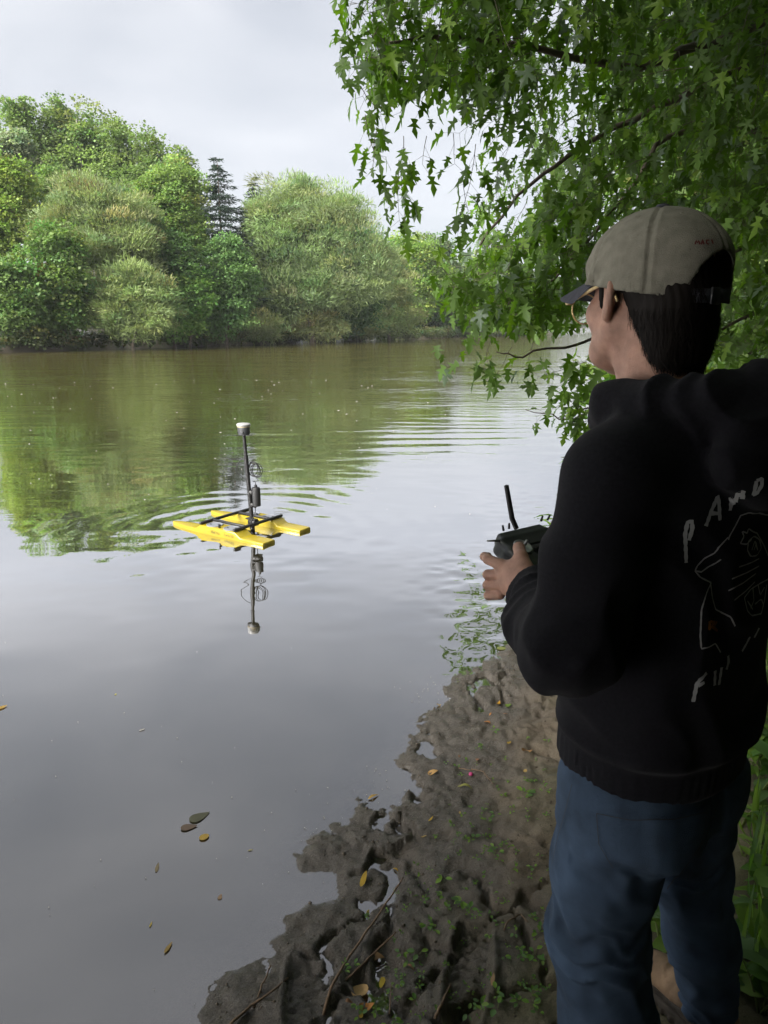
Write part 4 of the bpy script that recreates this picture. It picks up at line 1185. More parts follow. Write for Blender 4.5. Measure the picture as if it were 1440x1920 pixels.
M_HAIR = pmat('dark_hair', (0.010, 0.0075, 0.006), rough=0.7, spec=0.15)
M_GOLD = pmat('gold_wire', (0.80, 0.60, 0.30), rough=0.35, metal=0.5)
M_BOOT = pmat('tan_leather', (0.21, 0.135, 0.078), rough=0.85, vary=0.5, vscale=16, bump=0.2, bscale=200)
M_SOLE = pmat('muddy_rubber', (0.050, 0.040, 0.030), rough=0.85, vary=0.4, vscale=30)
M_PRINT = pmat('pale_print', (0.34, 0.34, 0.335), rough=0.9, spec=0.1)
M_PRINTO = pmat('orange_print', (0.30, 0.12, 0.03), rough=0.9, spec=0.1)
M_REDT = pmat('red_thread', (0.11, 0.022, 0.018), rough=0.9)
M_LENS = pmat('lens', (0.9, 0.92, 0.92), rough=0.03)
M_LENS.node_tree.nodes['Principled BSDF'].inputs['Transmission Weight'].default_value = 1.0
M_LENS.node_tree.nodes['Principled BSDF'].inputs['IOR'].default_value = 1.03

PYAW = R(36)
PLOC = Vector((0.475, 1.135, 0.115))
def sdf_obj(name, grid, f, mat, parent=None, blur=1):
    V, Q = grid.mesh(f)
    o = obj(name, mesh_np(name, V, Q, mat, True), parent)
    return o
PM = Matrix.Translation(PLOC) @ Matrix.Rotation(PYAW, 4, 'Z')

# --- joints, in the man's own frame: x to his right, y forward, z up from the ground
HC = np.array([-0.012, 0.070, 1.673])                    # head centre
SL, EL, WL = (-0.185, -0.015, 1.405), (-0.268, -0.028, 1.168), (-0.105, 0.195, 1.158)
SR, ER, WR = (0.185, -0.015, 1.405), (0.275, -0.028, 1.168), (0.125, 0.220, 1.158)
HIPL, KNL, ANL = (-0.082, 0.0, 0.86), (-0.058, 0.025, 0.49), (-0.036, -0.035, 0.07)
HIPR, KNR, ANR = (0.098, 0.0, 0.86), (0.255, 0.030, 0.49), (0.345, -0.020, 0.07)

# --- body: head and neck, with trunk and limbs inside the clothes, and the two hands
HEAD_YAW, CAP_YAW = R(-17), R(-4)
def spin(V, a_):
    V = V - HC
    c_, s_ = math.cos(a_), math.sin(a_)
    return np.stack([V[:, 0] * c_ - V[:, 1] * s_, V[:, 0] * s_ + V[:, 1] * c_, V[:, 2]], -1) + HC
def spin_obj(o, a_):
    o.location = Vector(HC) - Matrix.Rotation(a_, 3, 'Z') @ Vector(HC)
    o.rotation_euler = (0, 0, a_)
g = Grid((-0.13, -0.15, 1.36), (0.12, 0.19, 1.82), 0.0036)
def H(x, y, z): return (HC[0] + x, HC[1] + y, HC[2] + z)
f = smin(g.ell(H(0, -0.012, 0.03), (0.079, 0.100, 0.096)), g.ell(H(0, 0.028, -0.040), (0.064, 0.070, 0.085)), 0.03)
f = smin(f, g.chain([H(-0.058, 0.005, -0.055), H(-0.042, 0.05, -0.093), H(0, 0.070, -0.104), H(0.042, 0.05, -0.093), H(0.058, 0.005, -0.055)], [0.018, 0.018, 0.020, 0.018, 0.018]), 0.03)
f = smin(f, g.cone(H(0, 0.096, 0.012), H(0, 0.118, -0.030), 0.008, 0.012), 0.012)
f = smin(f, g.chain([H(-0.016, 0.100, -0.036), H(0, 0.106, -0.036), H(0.016, 0.100, -0.036)], [0.008, 0.010, 0.008]), 0.008)
f = smin(f, g.chain([H(-0.045, 0.070, 0.022), H(0, 0.092, 0.026), H(0.045, 0.070, 0.022)], [0.010, 0.011, 0.010]), 0.014)
f = smin(f, g.chain([H(-0.020, 0.090, -0.064), H(0, 0.097, -0.062), H(0.020, 0.090, -0.064)], [0.006, 0.008, 0.006]), 0.006)
f = smin(f, g.chain([H(-0.018, 0.089, -0.076), H(0, 0.095, -0.077), H(0.018, 0.089, -0.076)], [0.006, 0.008, 0.006]), 0.006)
for s_ in (-1, 1):
    f = smax(f, -g.ell(H(0.032 * s_, 0.098, 0.002), (0.016, 0.012, 0.010)), 0.01)
    f = smin(f, g.ell(H(0.032 * s_, 0.082, 0.002), (0.013, 0.011, 0.011)), 0.004)
    f = smin(f, g.ell(H(0.052 * s_, 0.052, -0.030), (0.022, 0.026, 0.024)), 0.02)
    ear = smax(g.ell(H(0.086 * s_, -0.014, -0.004), (0.010, 0.018, 0.028), rotz=0.45 * s_, rotx=0.18), -g.ell(H(0.097 * s_, -0.008, 0.0), (0.010, 0.013, 0.022), rotz=0.45 * s_, rotx=0.18), 0.004)
    ear = smin(ear, g.ell(H(0.081 * s_, -0.004, -0.033), (0.007, 0.009, 0.010)), 0.008)
    f = smin(f, ear, 0.006)
f = smin(f, g.chain([H(0, -0.030, -0.04), H(0, -0.040, -0.10), (0.0, -0.010, 1.43)], [0.060, 0.056, 0.064]), 0.022)
f = smin(f, g.cone(H(0, 0.012, -0.155), H(0, 0.016, -0.175), 0.010, 0.010), 0.02)
f = smin(f, g.chain([H(-0.052, -0.005, -0.05), H(-0.02, 0.0, -0.22)], [0.010, 0.012]), 0.02)
f = smin(f, g.chain([H(0.052, -0.005, -0.05), H(0.02, 0.0, -0.22)], [0.010, 0.012]), 0.02)
bV, bQ = g.mesh(f)
bV = spin(bV, HEAD_YAW)
parts = [(bV, bQ)]
g = Grid((-0.36, -0.17, 0.03), (0.44, 0.32, 1.52), 0.014)
f = g.loft([(0.83, 0, 0, 0.155, 0.115), (0.95, 0, 0, 0.150, 0.110), (1.10, 0, 0, 0.140, 0.105), (1.30, 0, 0, 0.155, 0.108), (1.40, 0, -0.01, 0.145, 0.09), (1.48, 0, -0.02, 0.075, 0.065)], 2.2)
for S3, E3, W3 in ((SL, EL, WL), (SR, ER, WR)):
    f = smin(f, g.chain([S3, E3, W3], [0.052, 0.043, 0.030]), 0.03)
for A3, K3, N3 in ((HIPL, KNL, ANL), (HIPR, KNR, ANR)):
    f = smin(f, g.chain([A3, K3, N3], [0.078, 0.056, 0.042]), 0.03)
parts.append(g.mesh(f))
def hand(W3, sgn):
    """hand closed round the side of the transmitter: thumb on top, index along the edge, three fingers below"""
    W3 = np.array(W3)
    g = Grid(W3 + (-0.105, -0.03, -0.085), W3 + (0.105, 0.15, 0.085), 0.0029)
    def P(x, y, z): return W3 + np.array([x * sgn, y, z])
    f = g.chain([P(0.0, -0.03, 0), P(0.0, 0.01, 0.0)], [0.027, 0.027])
    f = smin(f, g.ell(P(-0.006, 0.045, 0.003), (0.020, 0.042, 0.038)), 0.025)
    # thumb over the stick
    f = smin(f, g.chain([P(0.0, 0.015, 0.022), P(0.012, 0.045, 0.044), P(0.034, 0.072, 0.052), P(0.050, 0.082, 0.046)], [0.016, 0.0135, 0.011, 0.0085], 0.004), 0.014)
    # index on the shoulder switch, others curled beneath
    f = smin(f, g.chain([P(-0.012, 0.075, 0.026), P(-0.014, 0.106, 0.029), P(-0.002, 0.128, 0.026), P(0.016, 0.136, 0.022)], [0.0115, 0.0098, 0.0088, 0.0075], 0.004), 0.010)
    for i, (z0, l) in enumerate(((0.007, 1.0), (-0.014, 0.97), (-0.034, 0.82))):
        f = smin(f, g.chain([P(-0.012, 0.072, z0), P(-0.018, 0.072 + 0.030 * l, z0 - 0.008), P(-0.002, 0.072 + 0.046 * l, z0 - 0.014), P(0.022, 0.072 + 0.036 * l, z0 - 0.012)], [0.0102, 0.0092, 0.0084, 0.0072], 0.003), 0.004)
    return g.mesh(f)
for W3, sg in ((WL, 1), (WR, -1)):
    parts.append(hand(W3, sg))
Vs, Qs, n0 = [], [], 0
for v_, q_ in parts:
    Vs.append(v_); Qs.append(q_ + n0); n0 += len(v_)
person = obj('person', mesh_np('person', np.concatenate(Vs), np.concatenate(Qs), M_SKIN, True))
person.matrix_world = PM
tag(person, 'person seen from behind in black hoodie, blue jeans and beige cap holding a transmitter', 'person')
for s_ in (-1, 1):
    m_ = MB(); m_.lathe([(0.001, 0.0095), (0.004, 0.0087), (0.0075, 0.006), (0.0095, 0.0), (0.0075, -0.006), (0.001, -0.0095)], H(0.032 * s_, 0.0845, 0.002), 12)
    spin_obj(m_.build('eye', M_WHT, person, True), HEAD_YAW)

# --- hair: nape, sides and the tuft showing in the cap's rear opening
g = Grid((-0.13, -0.16, 1.48), (0.11, 0.13, 1.80), 0.0035)
f = g.ell(H(0, -0.014, 0.024), (0.082, 0.100, 0.086))
f = smin(f, g.ell(H(0, -0.070, -0.040), (0.062, 0.050, 0.075)), 0.03)
f = smin(f, g.ell(H(0, -0.075, -0.085), (0.048, 0.034, 0.050)), 0.02)
f = smax(f, -(g.Z - (HC[2] - 0.012) + 1.15 * (-(g.Y - HC[1]) - 0.028) * 1.0 + 0.0 * g.X), 0.012) if False else f
cutf = (g.Y - HC[1]) - np.interp(g.Z - HC[2], [-0.16, -0.10, -0.05, -0.035, 0.0, 0.02, 0.05, 0.2], [-0.085, -0.066, -0.048, -0.036, -0.030, 0.020, 0.040, 0.09]).astype(np.float32)
f = smax(f, cutf, 0.008)
for s_ in (-1, 1):                                      # sideburns
    f = smin(f, g.cone(H(0.072 * s_, 0.022, 0.03), H(0.0705 * s_, 0.024, -0.018), 0.008, 0.004), 0.006)
th_ = np.arctan2(g.X - HC[0], -(g.Y - HC[1]))
f = f + 0.0006 * np.sin(th_ * 60 + 3 * np.sin(g.Z * 60)) + 0.0012 * fbm(g.X * 30, g.Y * 30, g.Z * 12, oct=2, seed=3)
hair = sdf_obj('hair', g, f, M_HAIR, person)
# loose strands over the moulded mass
hv = np.zeros(len(hair.data.vertices) * 3); hair.data.vertices.foreach_get('co', hv); hv = hv.reshape(-1, 3)
hn = np.zeros(len(hair.data.vertices) * 3); hair.data.vertices.foreach_get('normal', hn); hn = hn.reshape(-1, 3)
sel = np.where((hv[:, 2] < HC[2] - 0.022) | ((hv[:, 2] < HC[2] + 0.03) & (np.abs(hv[:, 0] - HC[0]) < 0.024) & (hv[:, 1] < HC[1] - 0.06)))[0]
sel = sel[RNG.integers(0, len(sel), 5200)]
m_ = MB()
for i in sel:
    p, nn = hv[i], hn[i]
    d = np.array([0, 0, -1.0]) + RNG.normal(0, 0.22, 3) + np.array([0, -0.15, 0]); d -= nn * d.dot(nn); d /= np.linalg.norm(d) + 1e-9
    sd_ = np.cross(d, nn); L = RNG.uniform(0.012, 0.03) * (1.5 if p[2] < HC[2] - 0.09 else 1.0); w = RNG.uniform(0.0003, 0.0006); lf = RNG.uniform(0.0005, 0.004)
    a_ = [p, p + d * L * 0.5 + nn * lf, p + d * L + nn * lf * RNG.uniform(0.0, 1.3)]
    V = np.array([a_[0] - sd_ * w, a_[0] + sd_ * w, a_[1] - sd_ * w, a_[1] + sd_ * w, a_[2]])
    m_.add(V, [np.array([[0, 1, 3, 2]]), np.array([[2, 3, 4]])])
tag(m_.build('strands', M_HAIR, hair), kind='stuff')
spin_obj(hair, HEAD_YAW)

# --- cap
def capf(g, grow=0.0):
    c = HC + np.array([0, -0.010, 0.030])
    zz = np.maximum(g.Z - c[2] - 0.010, 0)
    x, y = g.X - c[0], g.Y - c[1]
    r = (0.096, 0.116, 0.088)
    k0 = np.sqrt((x / r[0]) ** 2 + (y / r[1]) ** 2 + (zz / r[2]) ** 2)
    k1 = np.sqrt((x / r[0] ** 2) ** 2 + (y / r[1] ** 2) ** 2 + (zz / r[2] ** 2) ** 2)
    return k0 * (k0 - 1) / (k1 + 1e-6)
g = Grid(HC + (-0.13, -0.155, -0.05), HC + (0.13, 0.145, 0.165), 0.0030)
o_ = capf(g)
u_ = g.X - HC[0]; v_ = g.Y - HC[1] + 0.010; w_ = g.Z - HC[2]
th_ = np.arctan2(u_, v_)
seam = np.min([np.abs(np.sin((th_ - k * math.pi / 3) / 1.0)) + 10 * (np.cos(th_ - k * math.pi / 3) < 0) for k in range(6)], axis=0) * np.hypot(u_, v_)
o_ = o_ + 0.0016 * np.exp(-(seam / 0.003) ** 2) - 0.0012 * np.exp(-((seam - 0.007) / 0.004) ** 2)
o_ = o_ + 0.0036 * fbm(g.X * 24 + 3, g.Y * 24, g.Z * 30, oct=2, seed=9) * sstep(0.10, -0.02, w_) + 0.0035 * np.sin(w_ * 150 + 6 * v_ * 20) * np.exp(-((v_ - 0.07) / 0.05) ** 2) * sstep(0.09, 0.02, w_)
shell = np.maximum(o_, -(o_ + 0.005))
rim = 0.004 - 0.20 * np.clip(-v_, -0.1, 0.2) * 0.75          # lower edge dips towards the back
shell = smax(shell, (rim - w_).astype(np.float32), 0.003)
# rear opening, an arch over the strap
arch = np.sqrt((u_ / 0.050) ** 2 + ((w_ + 0.012) / 0.068) ** 2) - 1
arch = np.where(v_ < 0, arch * 0.05, 9.0)
arch = np.where(w_ < -0.012, np.maximum(np.abs(u_) - 0.050, -9) + 9 * (v_ >= 0), arch)
shell = smax(shell, -arch.astype(np.float32), 0.003)
cap = sdf_obj('cap', g, shell, M_CAP, person)
hem = MB()
t = np.linspace(0, math.pi, 24)
# strap across the opening
m_ = MB(); a_ = np.linspace(-0.60, 0.60, 14)
zc_ = HC[2] - 0.006
rg_ = [(HC[0] + 0.0945 * math.sin(k), HC[1] - 0.010 - 0.1125 * math.cos(k)) for k in a_]
m_.loft([np.array([(x * 1.0, y - 0.0015, zc_ - 0.010), (x, y + 0.002, zc_ - 0.010), (x, y + 0.002, zc_ + 0.010), (x, y - 0.0015, zc_ + 0.010)]) for x, y in rg_]); m_.build('strap', M_BRIM, cap, True)
m_ = MB(); m_.box((HC[0] - 0.012, HC[1] - 0.124, zc_), (0.020, 0.004, 0.024), bev=0.001); m_.build('buckle', M_BLK, cap)
m_ = MB(); m_.lathe([(0.011, -0.004), (0.0115, 0.0), (0.009, 0.004), (0.001, 0.006)], HC + np.array([0, -0.010, 0.128]), 16); m_.build('button', M_BRIM, cap, True)
for k in (0.5, 1.5, 2.5, 3.5, 4.5, 5.5):
    a_ = k * math.pi / 3
    el = 0.92
    p = HC + np.array([0.094 * math.sin(a_) * math.cos(el), -0.010 + 0.113 * math.cos(a_) * math.cos(el), 0.040 + 0.088 * math.sin(el)])
    nn = Vector((math.sin(a_) * math.cos(el) / 0.101, math.cos(a_) * math.cos(el) / 0.120, math.sin(el) / 0.100)).normalized()
    Mx = np.array(nn.to_track_quat('Z', 'Y').to_matrix())
    m_ = MB(); m_.lathe([(0.0022, -0.002), (0.0022, 0.0008), (0.0035, 0.0016), (0.0050, 0.0008), (0.0052, -0.002)], p, 12, Mx); m_.build('eyelet', M_CAP, cap, True)
# brim: curved bill, sewn edge
m_ = MB(); top_, bot_ = [], []
nu, nv = 15, 7
grid_t = []
for j in range(nv):
    row = []
    for i in range(nu):
        a_ = -1.02 + 2.04 * i / (nu - 1)
        s_ = j / (nv - 1)
        x0, y0 = 0.092 * math.sin(a_), -0.010 + 0.111 * math.cos(a_)
        L = 0.075 * math.cos(a_ * 1.08) ** 0.55 if abs(a_ * 1.08) < math.pi / 2 else 0.0
        x = x0 * (1 - 0.10 * s_); y = y0 + L * s_
        z = 0.026 - 0.026 * s_ - 0.020 * (x / 0.085) ** 2 * (0.6 + 0.4 * s_)
        row.append((x, y, z))
    grid_t.append(row)
GT = np.array(grid_t) + HC
nrm_ = np.array([0, 0.25, 0.97])
Vt = np.concatenate([GT.reshape(-1, 3) + nrm_ * 0.002, GT.reshape(-1, 3) - nrm_ * 0.002])
i_, j_ = np.meshgrid(np.arange(nv - 1), np.arange(nu - 1), indexing='ij')
q1 = np.stack([i_ * nu + j_, i_ * nu + j_ + 1, (i_ + 1) * nu + j_ + 1, (i_ + 1) * nu + j_], -1).reshape(-1, 4)
N0 = nu * nv
bd = [i for i in range(nu)] + [r_ * nu + nu - 1 for r_ in range(1, nv)] + [(nv - 1) * nu + i for i in range(nu - 2, -1, -1)] + [r_ * nu for r_ in range(nv - 2, 0, -1)]
bd = np.array(bd); sd_ = np.stack([bd, np.roll(bd, -1), np.roll(bd, -1) + N0, bd + N0], -1)
m_.add(Vt, [q1[:, ::-1], q1 + N0, sd_])
br = m_.build('brim', M_BRIM, cap); smooth_by_angle(br, 45)
sm = br.modifiers.new('sub', 'SUBSURF'); sm.levels = sm.render_levels = 2

# --- glasses: round gold wire
gl = MB()
for s_ in (-1, 1):
    t = np.linspace(0, 2 * math.pi, 28)
    gl.tube(np.stack([HC[0] + s_ * 0.036 + 0.026 * np.cos(t), HC[1] + 0.122 - 0.10 * np.abs(0.026 * np.cos(t) + 0.0) * 0.3 + 0 * t, HC[2] - 0.020 + 0.025 * np.sin(t)], -1), 0.0013, 6, False)
gl.tube([H(-0.010, 0.122, -0.014), H(0, 0.125, -0.010), H(0.010, 0.122, -0.014)], 0.0013, 6)
glasses = gl.build('glasses', M_GOLD, person, True)
for s_ in (-1, 1):
    m_ = MB(); m_.tube([H(0.063 * s_, 0.119, -0.012), H(0.079 * s_, 0.112, -0.011), H(0.083 * s_, 0.06, 0.002), H(0.085 * s_, 0.006, 0.016), H(0.087 * s_, -0.020, 0.012), H(0.085 * s_, -0.034, -0.012)], [0.0022, 0.0036, 0.0034, 0.0028, 0.002, 0.002], 6); m_.build('temple', M_GOLD, glasses, True)
    m_ = MB(); m_.lathe([(0.001, 0.0006), (0.0255, 0.0), (0.0255, -0.0012), (0.001, -0.0006)], H(0.036 * s_, 0.1215, -0.020), 24, np.array([[1, 0, 0], [0, 0, 1], [0, -1, 0]])); m_.build('lens', M_LENS, glasses, True)

spin_obj(glasses, HEAD_YAW); spin_obj(cap, CAP_YAW)
# --- hoodie
g = Grid((-0.40, -0.28, 0.80), (0.40, 0.30, 1.60), 0.0058)
f = g.loft([(0.880, 0, -0.006, 0.166, 0.136), (0.890, 0, -0.006, 0.174, 0.143), (0.945, 0, -0.008, 0.176, 0.143), (0.962, 0, -0.010, 0.188, 0.155), (1.00, 0, -0.010, 0.186, 0.152), (1.12, 0, -0.008, 0.188, 0.148), (1.28, 0, -0.004, 0.200, 0.148),
            (1.38, 0, -0.012, 0.195, 0.140), (1.44, 0, -0.018, 0.165, 0.122), (1.49, 0, -0.020, 0.115, 0.100), (1.525, 0, -0.022, 0.090, 0.090)], 2.25)
f = smin(f, g.chain([(-0.10, -0.02, 1.452), (-0.170, -0.018, 1.412)], [0.070, 0.078]), 0.03)
f = smin(f, g.chain([(0.10, -0.02, 1.452), (0.170, -0.018, 1.412)], [0.070, 0.078]), 0.03)
def sleeve(S3, E3, W3):
    S3, E3, W3 = map(np.array, (S3, E3, W3))
    m1, m2 = S3 * 0.5 + E3 * 0.5, E3 * 0.45 + W3 * 0.55
    cu = E3 * 0.14 + W3 * 0.86
    a1 = g.chain([S3, m1, E3], [0.074, 0.070, 0.068], 0.02)
    a2 = g.chain([E3, m2 + (0, 0, -0.022), cu + (0, 0, -0.008)], [0.068, 0.067, 0.054], 0.02)
    a3 = g.chain([cu, W3 * 0.98 + E3 * 0.02], [0.046, 0.041], 0.01)
    arm = smin(smin(a1, a2, 0.035), a3, 0.010)
    # folds: rings down the upper arm, lines fanning from the elbow to the cuff
    ax = (E3 - S3) / np.linalg.norm(E3 - S3)
    t1 = (g.X - S3[0]) * ax[0] + (g.Y - S3[1]) * ax[1] + (g.Z - S3[2]) * ax[2]
    ax2 = (W3 - E3) / np.linalg.norm(W3 - E3)
    t2_ = (g.X - E3[0]) * ax2[0] + (g.Y - E3[1]) * ax2[1] + (g.Z - E3[2]) * ax2[2]
    wob = fbm(g.X * 9, g.Y * 9, g.Z * 9, oct=2, seed=21)
    arm = arm + 0.0085 * (np.abs(np.sin(t2_ * 36 + 2.6 * wob + 9 * (g.X + g.Y))) - 0.6) * sstep(0.02, 0.20, t2_) * (g.Z < 1.30) + 0.004 * np.sin(t1 * 48 + 5 * wob + 16 * (g.Y + g.X)) * sstep(0.10, 0.30, t1)
    return arm
f = smin(f, sleeve(SL, EL, WL), 0.022)
f = smin(f, sleeve(SR, ER, WR), 0.022)
# hood lying round the neck and down the back
hood = g.chain([(-0.058, 0.100, 1.470), (-0.106, 0.048, 1.502), (-0.115, -0.025, 1.512), (-0.088, -0.090, 1.516), (0.0, -0.122, 1.526), (0.088, -0.090, 1.516), (0.115, -0.025, 1.512), (0.106, 0.048, 1.502), (0.058, 0.100, 1.470)], [0.030, 0.036, 0.038, 0.041, 0.045, 0.041, 0.038, 0.036, 0.030], 0.02)
hood = smin(hood, g.ell((0.0, -0.148, 1.450), (0.135, 0.052, 0.085), rotx=-0.25), 0.03)
hood = hood + 0.009 * (np.abs(np.sin(np.arctan2(g.X, -g.Y) * 4.5 + g.Z * 26 + 3 * fbm(g.X * 7, g.Y * 7, g.Z * 7, oct=2, seed=4))) - 0.6)
f = smin(f, hood, 0.012)
f = smin(f, g.chain([(0, -0.035, 1.46), (0, -0.03, 1.535)], [0.072, 0.064]), 0.01)      # collar of the shirt beneath
f = smax(f, -g.chain([(0, -0.028, 1.50), (0, -0.015, 1.62)], [0.058, 0.066]), 0.01)
# long soft folds of the body, ribbed hem
wob = fbm(g.X * 5, g.Y * 5, g.Z * 4, oct=2, seed=27)
f = f + 0.008 * (np.abs(np.sin(g.Z * 17 + 9 * g.X - 7 * g.Y + 3.2 * wob)) - 0.6) * sstep(0.965, 1.0, g.Z) * sstep(1.42, 1.30, g.Z) + 0.0055 * np.sin(g.Z * 42 + 14 * g.X + 5 * wob) * sstep(1.12, 0.95, g.Z) * sstep(0.935, 0.975, g.Z) + 0.005 * wob * sstep(0.92, 1.0, g.Z)
f = f + 0.0012 * np.sin(np.arctan2(g.X, g.Y) * 110) * (1 - sstep(0.93, 0.945, g.Z))
hem_in = g.loft([(0.78, 0, -0.006, 0.158, 0.128), (0.93, 0, -0.006, 0.165, 0.135)], 2.25)
f = np.maximum(f, -hem_in)
hoodie = sdf_obj('hoodie', g, f, M_HOOD, person)

# --- jeans
g = Grid((-0.27, -0.22, 0.02), (0.48, 0.22, 0.985), 0.0062)
f = g.loft([(0.78, 0, -0.012, 0.160, 0.122), (0.84, 0, -0.012, 0.166, 0.126), (0.90, 0, -0.008, 0.164, 0.122), (0.965, 0, -0.004, 0.162, 0.120)], 2.3)
f = smin(f, g.ell((-0.068, -0.064, 0.82), (0.082, 0.072, 0.11)), 0.05)
f = smin(f, g.ell((0.074, -0.064, 0.82), (0.082, 0.072, 0.11)), 0.05)
for A3, K3, N3 in ((HIPL, KNL, ANL), (HIPR, KNR, ANR)):
    A3, K3, N3 = map(np.array, (A3, K3, N3))
    mid = A3 * 0.45 + K3 * 0.55
    lg = g.chain([A3 + (0, -0.005, -0.02), mid, K3, K3 * 0.5 + N3 * 0.5 + (0, -0.008, 0), N3], ([0.098, 0.093, 0.087, 0.087, 0.088] if A3[0] < 0 else [0.098, 0.093, 0.085, 0.074, 0.064]), 0.04)
    wob = fbm(g.X * 8, g.Y * 8, g.Z * 7, oct=2, seed=33)
    lg = lg + 0.0022 * np.sin(g.Z * 55 + 45 * g.X * np.sign(A3[0] + 1e-6) + 7 * wob) * np.exp(-((g.Z - 0.50) / 0.16) ** 2) + 0.0032 * np.sin(g.Z * 75 + 30 * g.Y + 7 * wob) * sstep(0.32, 0.10, g.Z)
    lg = lg + 0.0090 * (np.abs(np.sin(g.Z * 24 + 20 * g.X * np.sign(A3[0] + 1e-6) - 16 * g.Y + 4.5 * wob)) - 0.62) * (0.35 + 0.65 * np.exp(-((g.Z - 0.50) / 0.10) ** 2) + 0.6 * sstep(0.30, 0.12, g.Z))
    lg = np.maximum(lg, 0.060 - g.Z)
    f = smin(f, lg, 0.03)
# worn crease under the seat, pocket outlines and side seams pressed into the cloth
wob = fbm(g.X * 6, g.Y * 6, g.Z * 5, oct=3, seed=39)
f = f + 0.0045 * wob + 0.004 * np.sin((g.Z + 0.6 * g.X) * 60 + 5 * wob) * np.exp(-((g.Z - 0.72) / 0.06) ** 2) * (g.Y < 0.02)
for s_ in (-1, 1):
    pk = np.maximum(np.abs(g.X - 0.085 * s_) - 0.062 + 0.02 * np.clip((0.84 - g.Z) / 0.1, 0, 1), np.abs(g.Z - 0.805) - 0.068)
    f = f - 0.0035 * (1 - sstep(-0.003, 0.003, pk)) * (g.Y < -0.02)
f = np.maximum(f, -g.loft([(0.90, 0, -0.004, 0.152, 0.110), (1.01, 0, -0.004, 0.162, 0.120)], 2.3))
jeans = sdf_obj('jeans', g, f, M_JEAN, person)

# --- boots
def boot(N3, yaw_):
    c_, s_ = math.cos(yaw_), math.sin(yaw_)
    g = Grid((-0.08, -0.13, -0.03), (0.08, 0.25, 0.17), 0.0055)
    up = g.chain([(0, 0, 0.14), (0, -0.005, 0.06)], [0.047, 0.050], 0.02)
    up = smin(up, g.chain([(0, -0.035, 0.045), (0.004, 0.06, 0.050), (0.006, 0.13, 0.040)], [0.044, 0.042, 0.040], 0.02), 0.03)
    up = smin(up, g.ell((0.007, 0.145, 0.038), (0.047, 0.058, 0.036)), 0.02)
    up = np.maximum(up, 0.018 - g.Z)
    up = up - 0.0030 * (1 - sstep(-0.002, 0.002, np.abs(g.Y - 0.125 + 1.5 * g.X ** 2 / 0.05) - 0.004)) + 0.0025 * np.exp(-((g.Z - 0.030) / 0.004) ** 2)
    up = up + 0.0018 * np.sin(g.Y * 110 + 4 * fbm(g.X * 20, g.Y * 20, g.Z * 20, oct=2)) * np.exp(-((g.Y - 0.08) / 0.03) ** 2)
    V, Q = g.mesh(up)
    b_ = obj('boot', mesh_np('boot', V, Q, M_BOOT, True), person, (N3[0], N3[1], 0.0), (0, 0, yaw_))
    V, Q = g.mesh(np.maximum(up - 0.0035, g.Z - 0.050 - 0.012 * np.cos(g.Y * 30)))
    obj('rand', mesh_np('rand', V, Q, M_SOLE, True), b_)
    so = np.maximum(np.maximum(g.ell((0.004, 0.04, 0.01), (0.052, 0.168, 0.20)), np.abs(g.Z - 0.004) - 0.018), np.abs(g.X - 0.004) - 0.050)
    so = so + 0.003 * np.sign(np.sin(g.Y * 260)) * (g.Z < 0.008)
    V, Q = g.mesh(so)
    obj('sole', mesh_np('sole', V, Q, M_SOLE, True), b_)
    for k in range(5):
        y_ = 0.045 + 0.020 * k; z_ = 0.097 - 0.0045 * k - 0.0006 * k * k
        m_ = MB(); m_.tube([(-0.026, y_, z_ - 0.012), (0.0, y_ + 0.008, z_), (0.026, y_, z_ - 0.012)], 0.0036, 5); m_.build('lace', M_BLKM, b_, True)
    return b_
boot(ANL, R(6)); boot(ANR, R(-6))

# --- print on the hoodie's back: ribbons lying on the cloth
bpy.context.view_layer.update()
def bvh_of(o):
    me = o.data
    return BVHTree.FromPolygons([PM @ (o.matrix_local @ v.co) for v in me.vertices], [tuple(p.vertices) for p in me.polygons])
def ribbon(bvh, strokes, width, mat, name, parent, lift=0.0030):
    m_ = MB()
    PMI = (PM @ parent.matrix_local).inverted()
    for st in strokes:
        st = np.array(st, float)
        L = np.concatenate([[0], np.cumsum(np.hypot(*np.diff(st, axis=0).T))])
        nn = max(3, int(L[-1] / 4) + 1)
        tt = np.linspace(0, L[-1], nn)
        xs_ = np.interp(tt, L, st[:, 0]); ys_ = np.interp(tt, L, st[:, 1])
        pts, nrm = [], []
        for x, y in zip(xs_, ys_):
            hit, nr, _, _ = bvh.ray_cast(Vector((0, 0, CZ)), Vector(ray(x, y)).normalized())
            if hit is None: continue
            pts.append(np.array(PMI @ hit)); nrm.append(np.array(PMI.to_3x3() @ nr))
        if len(pts) < 3: continue
        pts, nrm = np.array(pts), np.array(nrm)
        T = np.gradient(pts, axis=0); T /= np.linalg.norm(T, axis=1)[:, None] + 1e-9
        B = np.cross(nrm, T); B /= np.linalg.norm(B, axis=1)[:, None] + 1e-9
        w = width * (0.75 + 0.35 * np.abs(np.sin(np.arange(len(pts)) * 0.9 + st[0][0])))[:, None] / 2
        a_, b_ = pts + nrm * lift + B * w, pts + nrm * lift - B * w
        V = np.concatenate([a_, b_]); k = len(pts); i = np.arange(k - 1)
        m_.add(V, [np.stack([i, i + 1, i + 1 + k, i + k], -1)])
    if m_.n:
        return m_.build(name, mat, parent)
bv = bvh_of(hoodie)
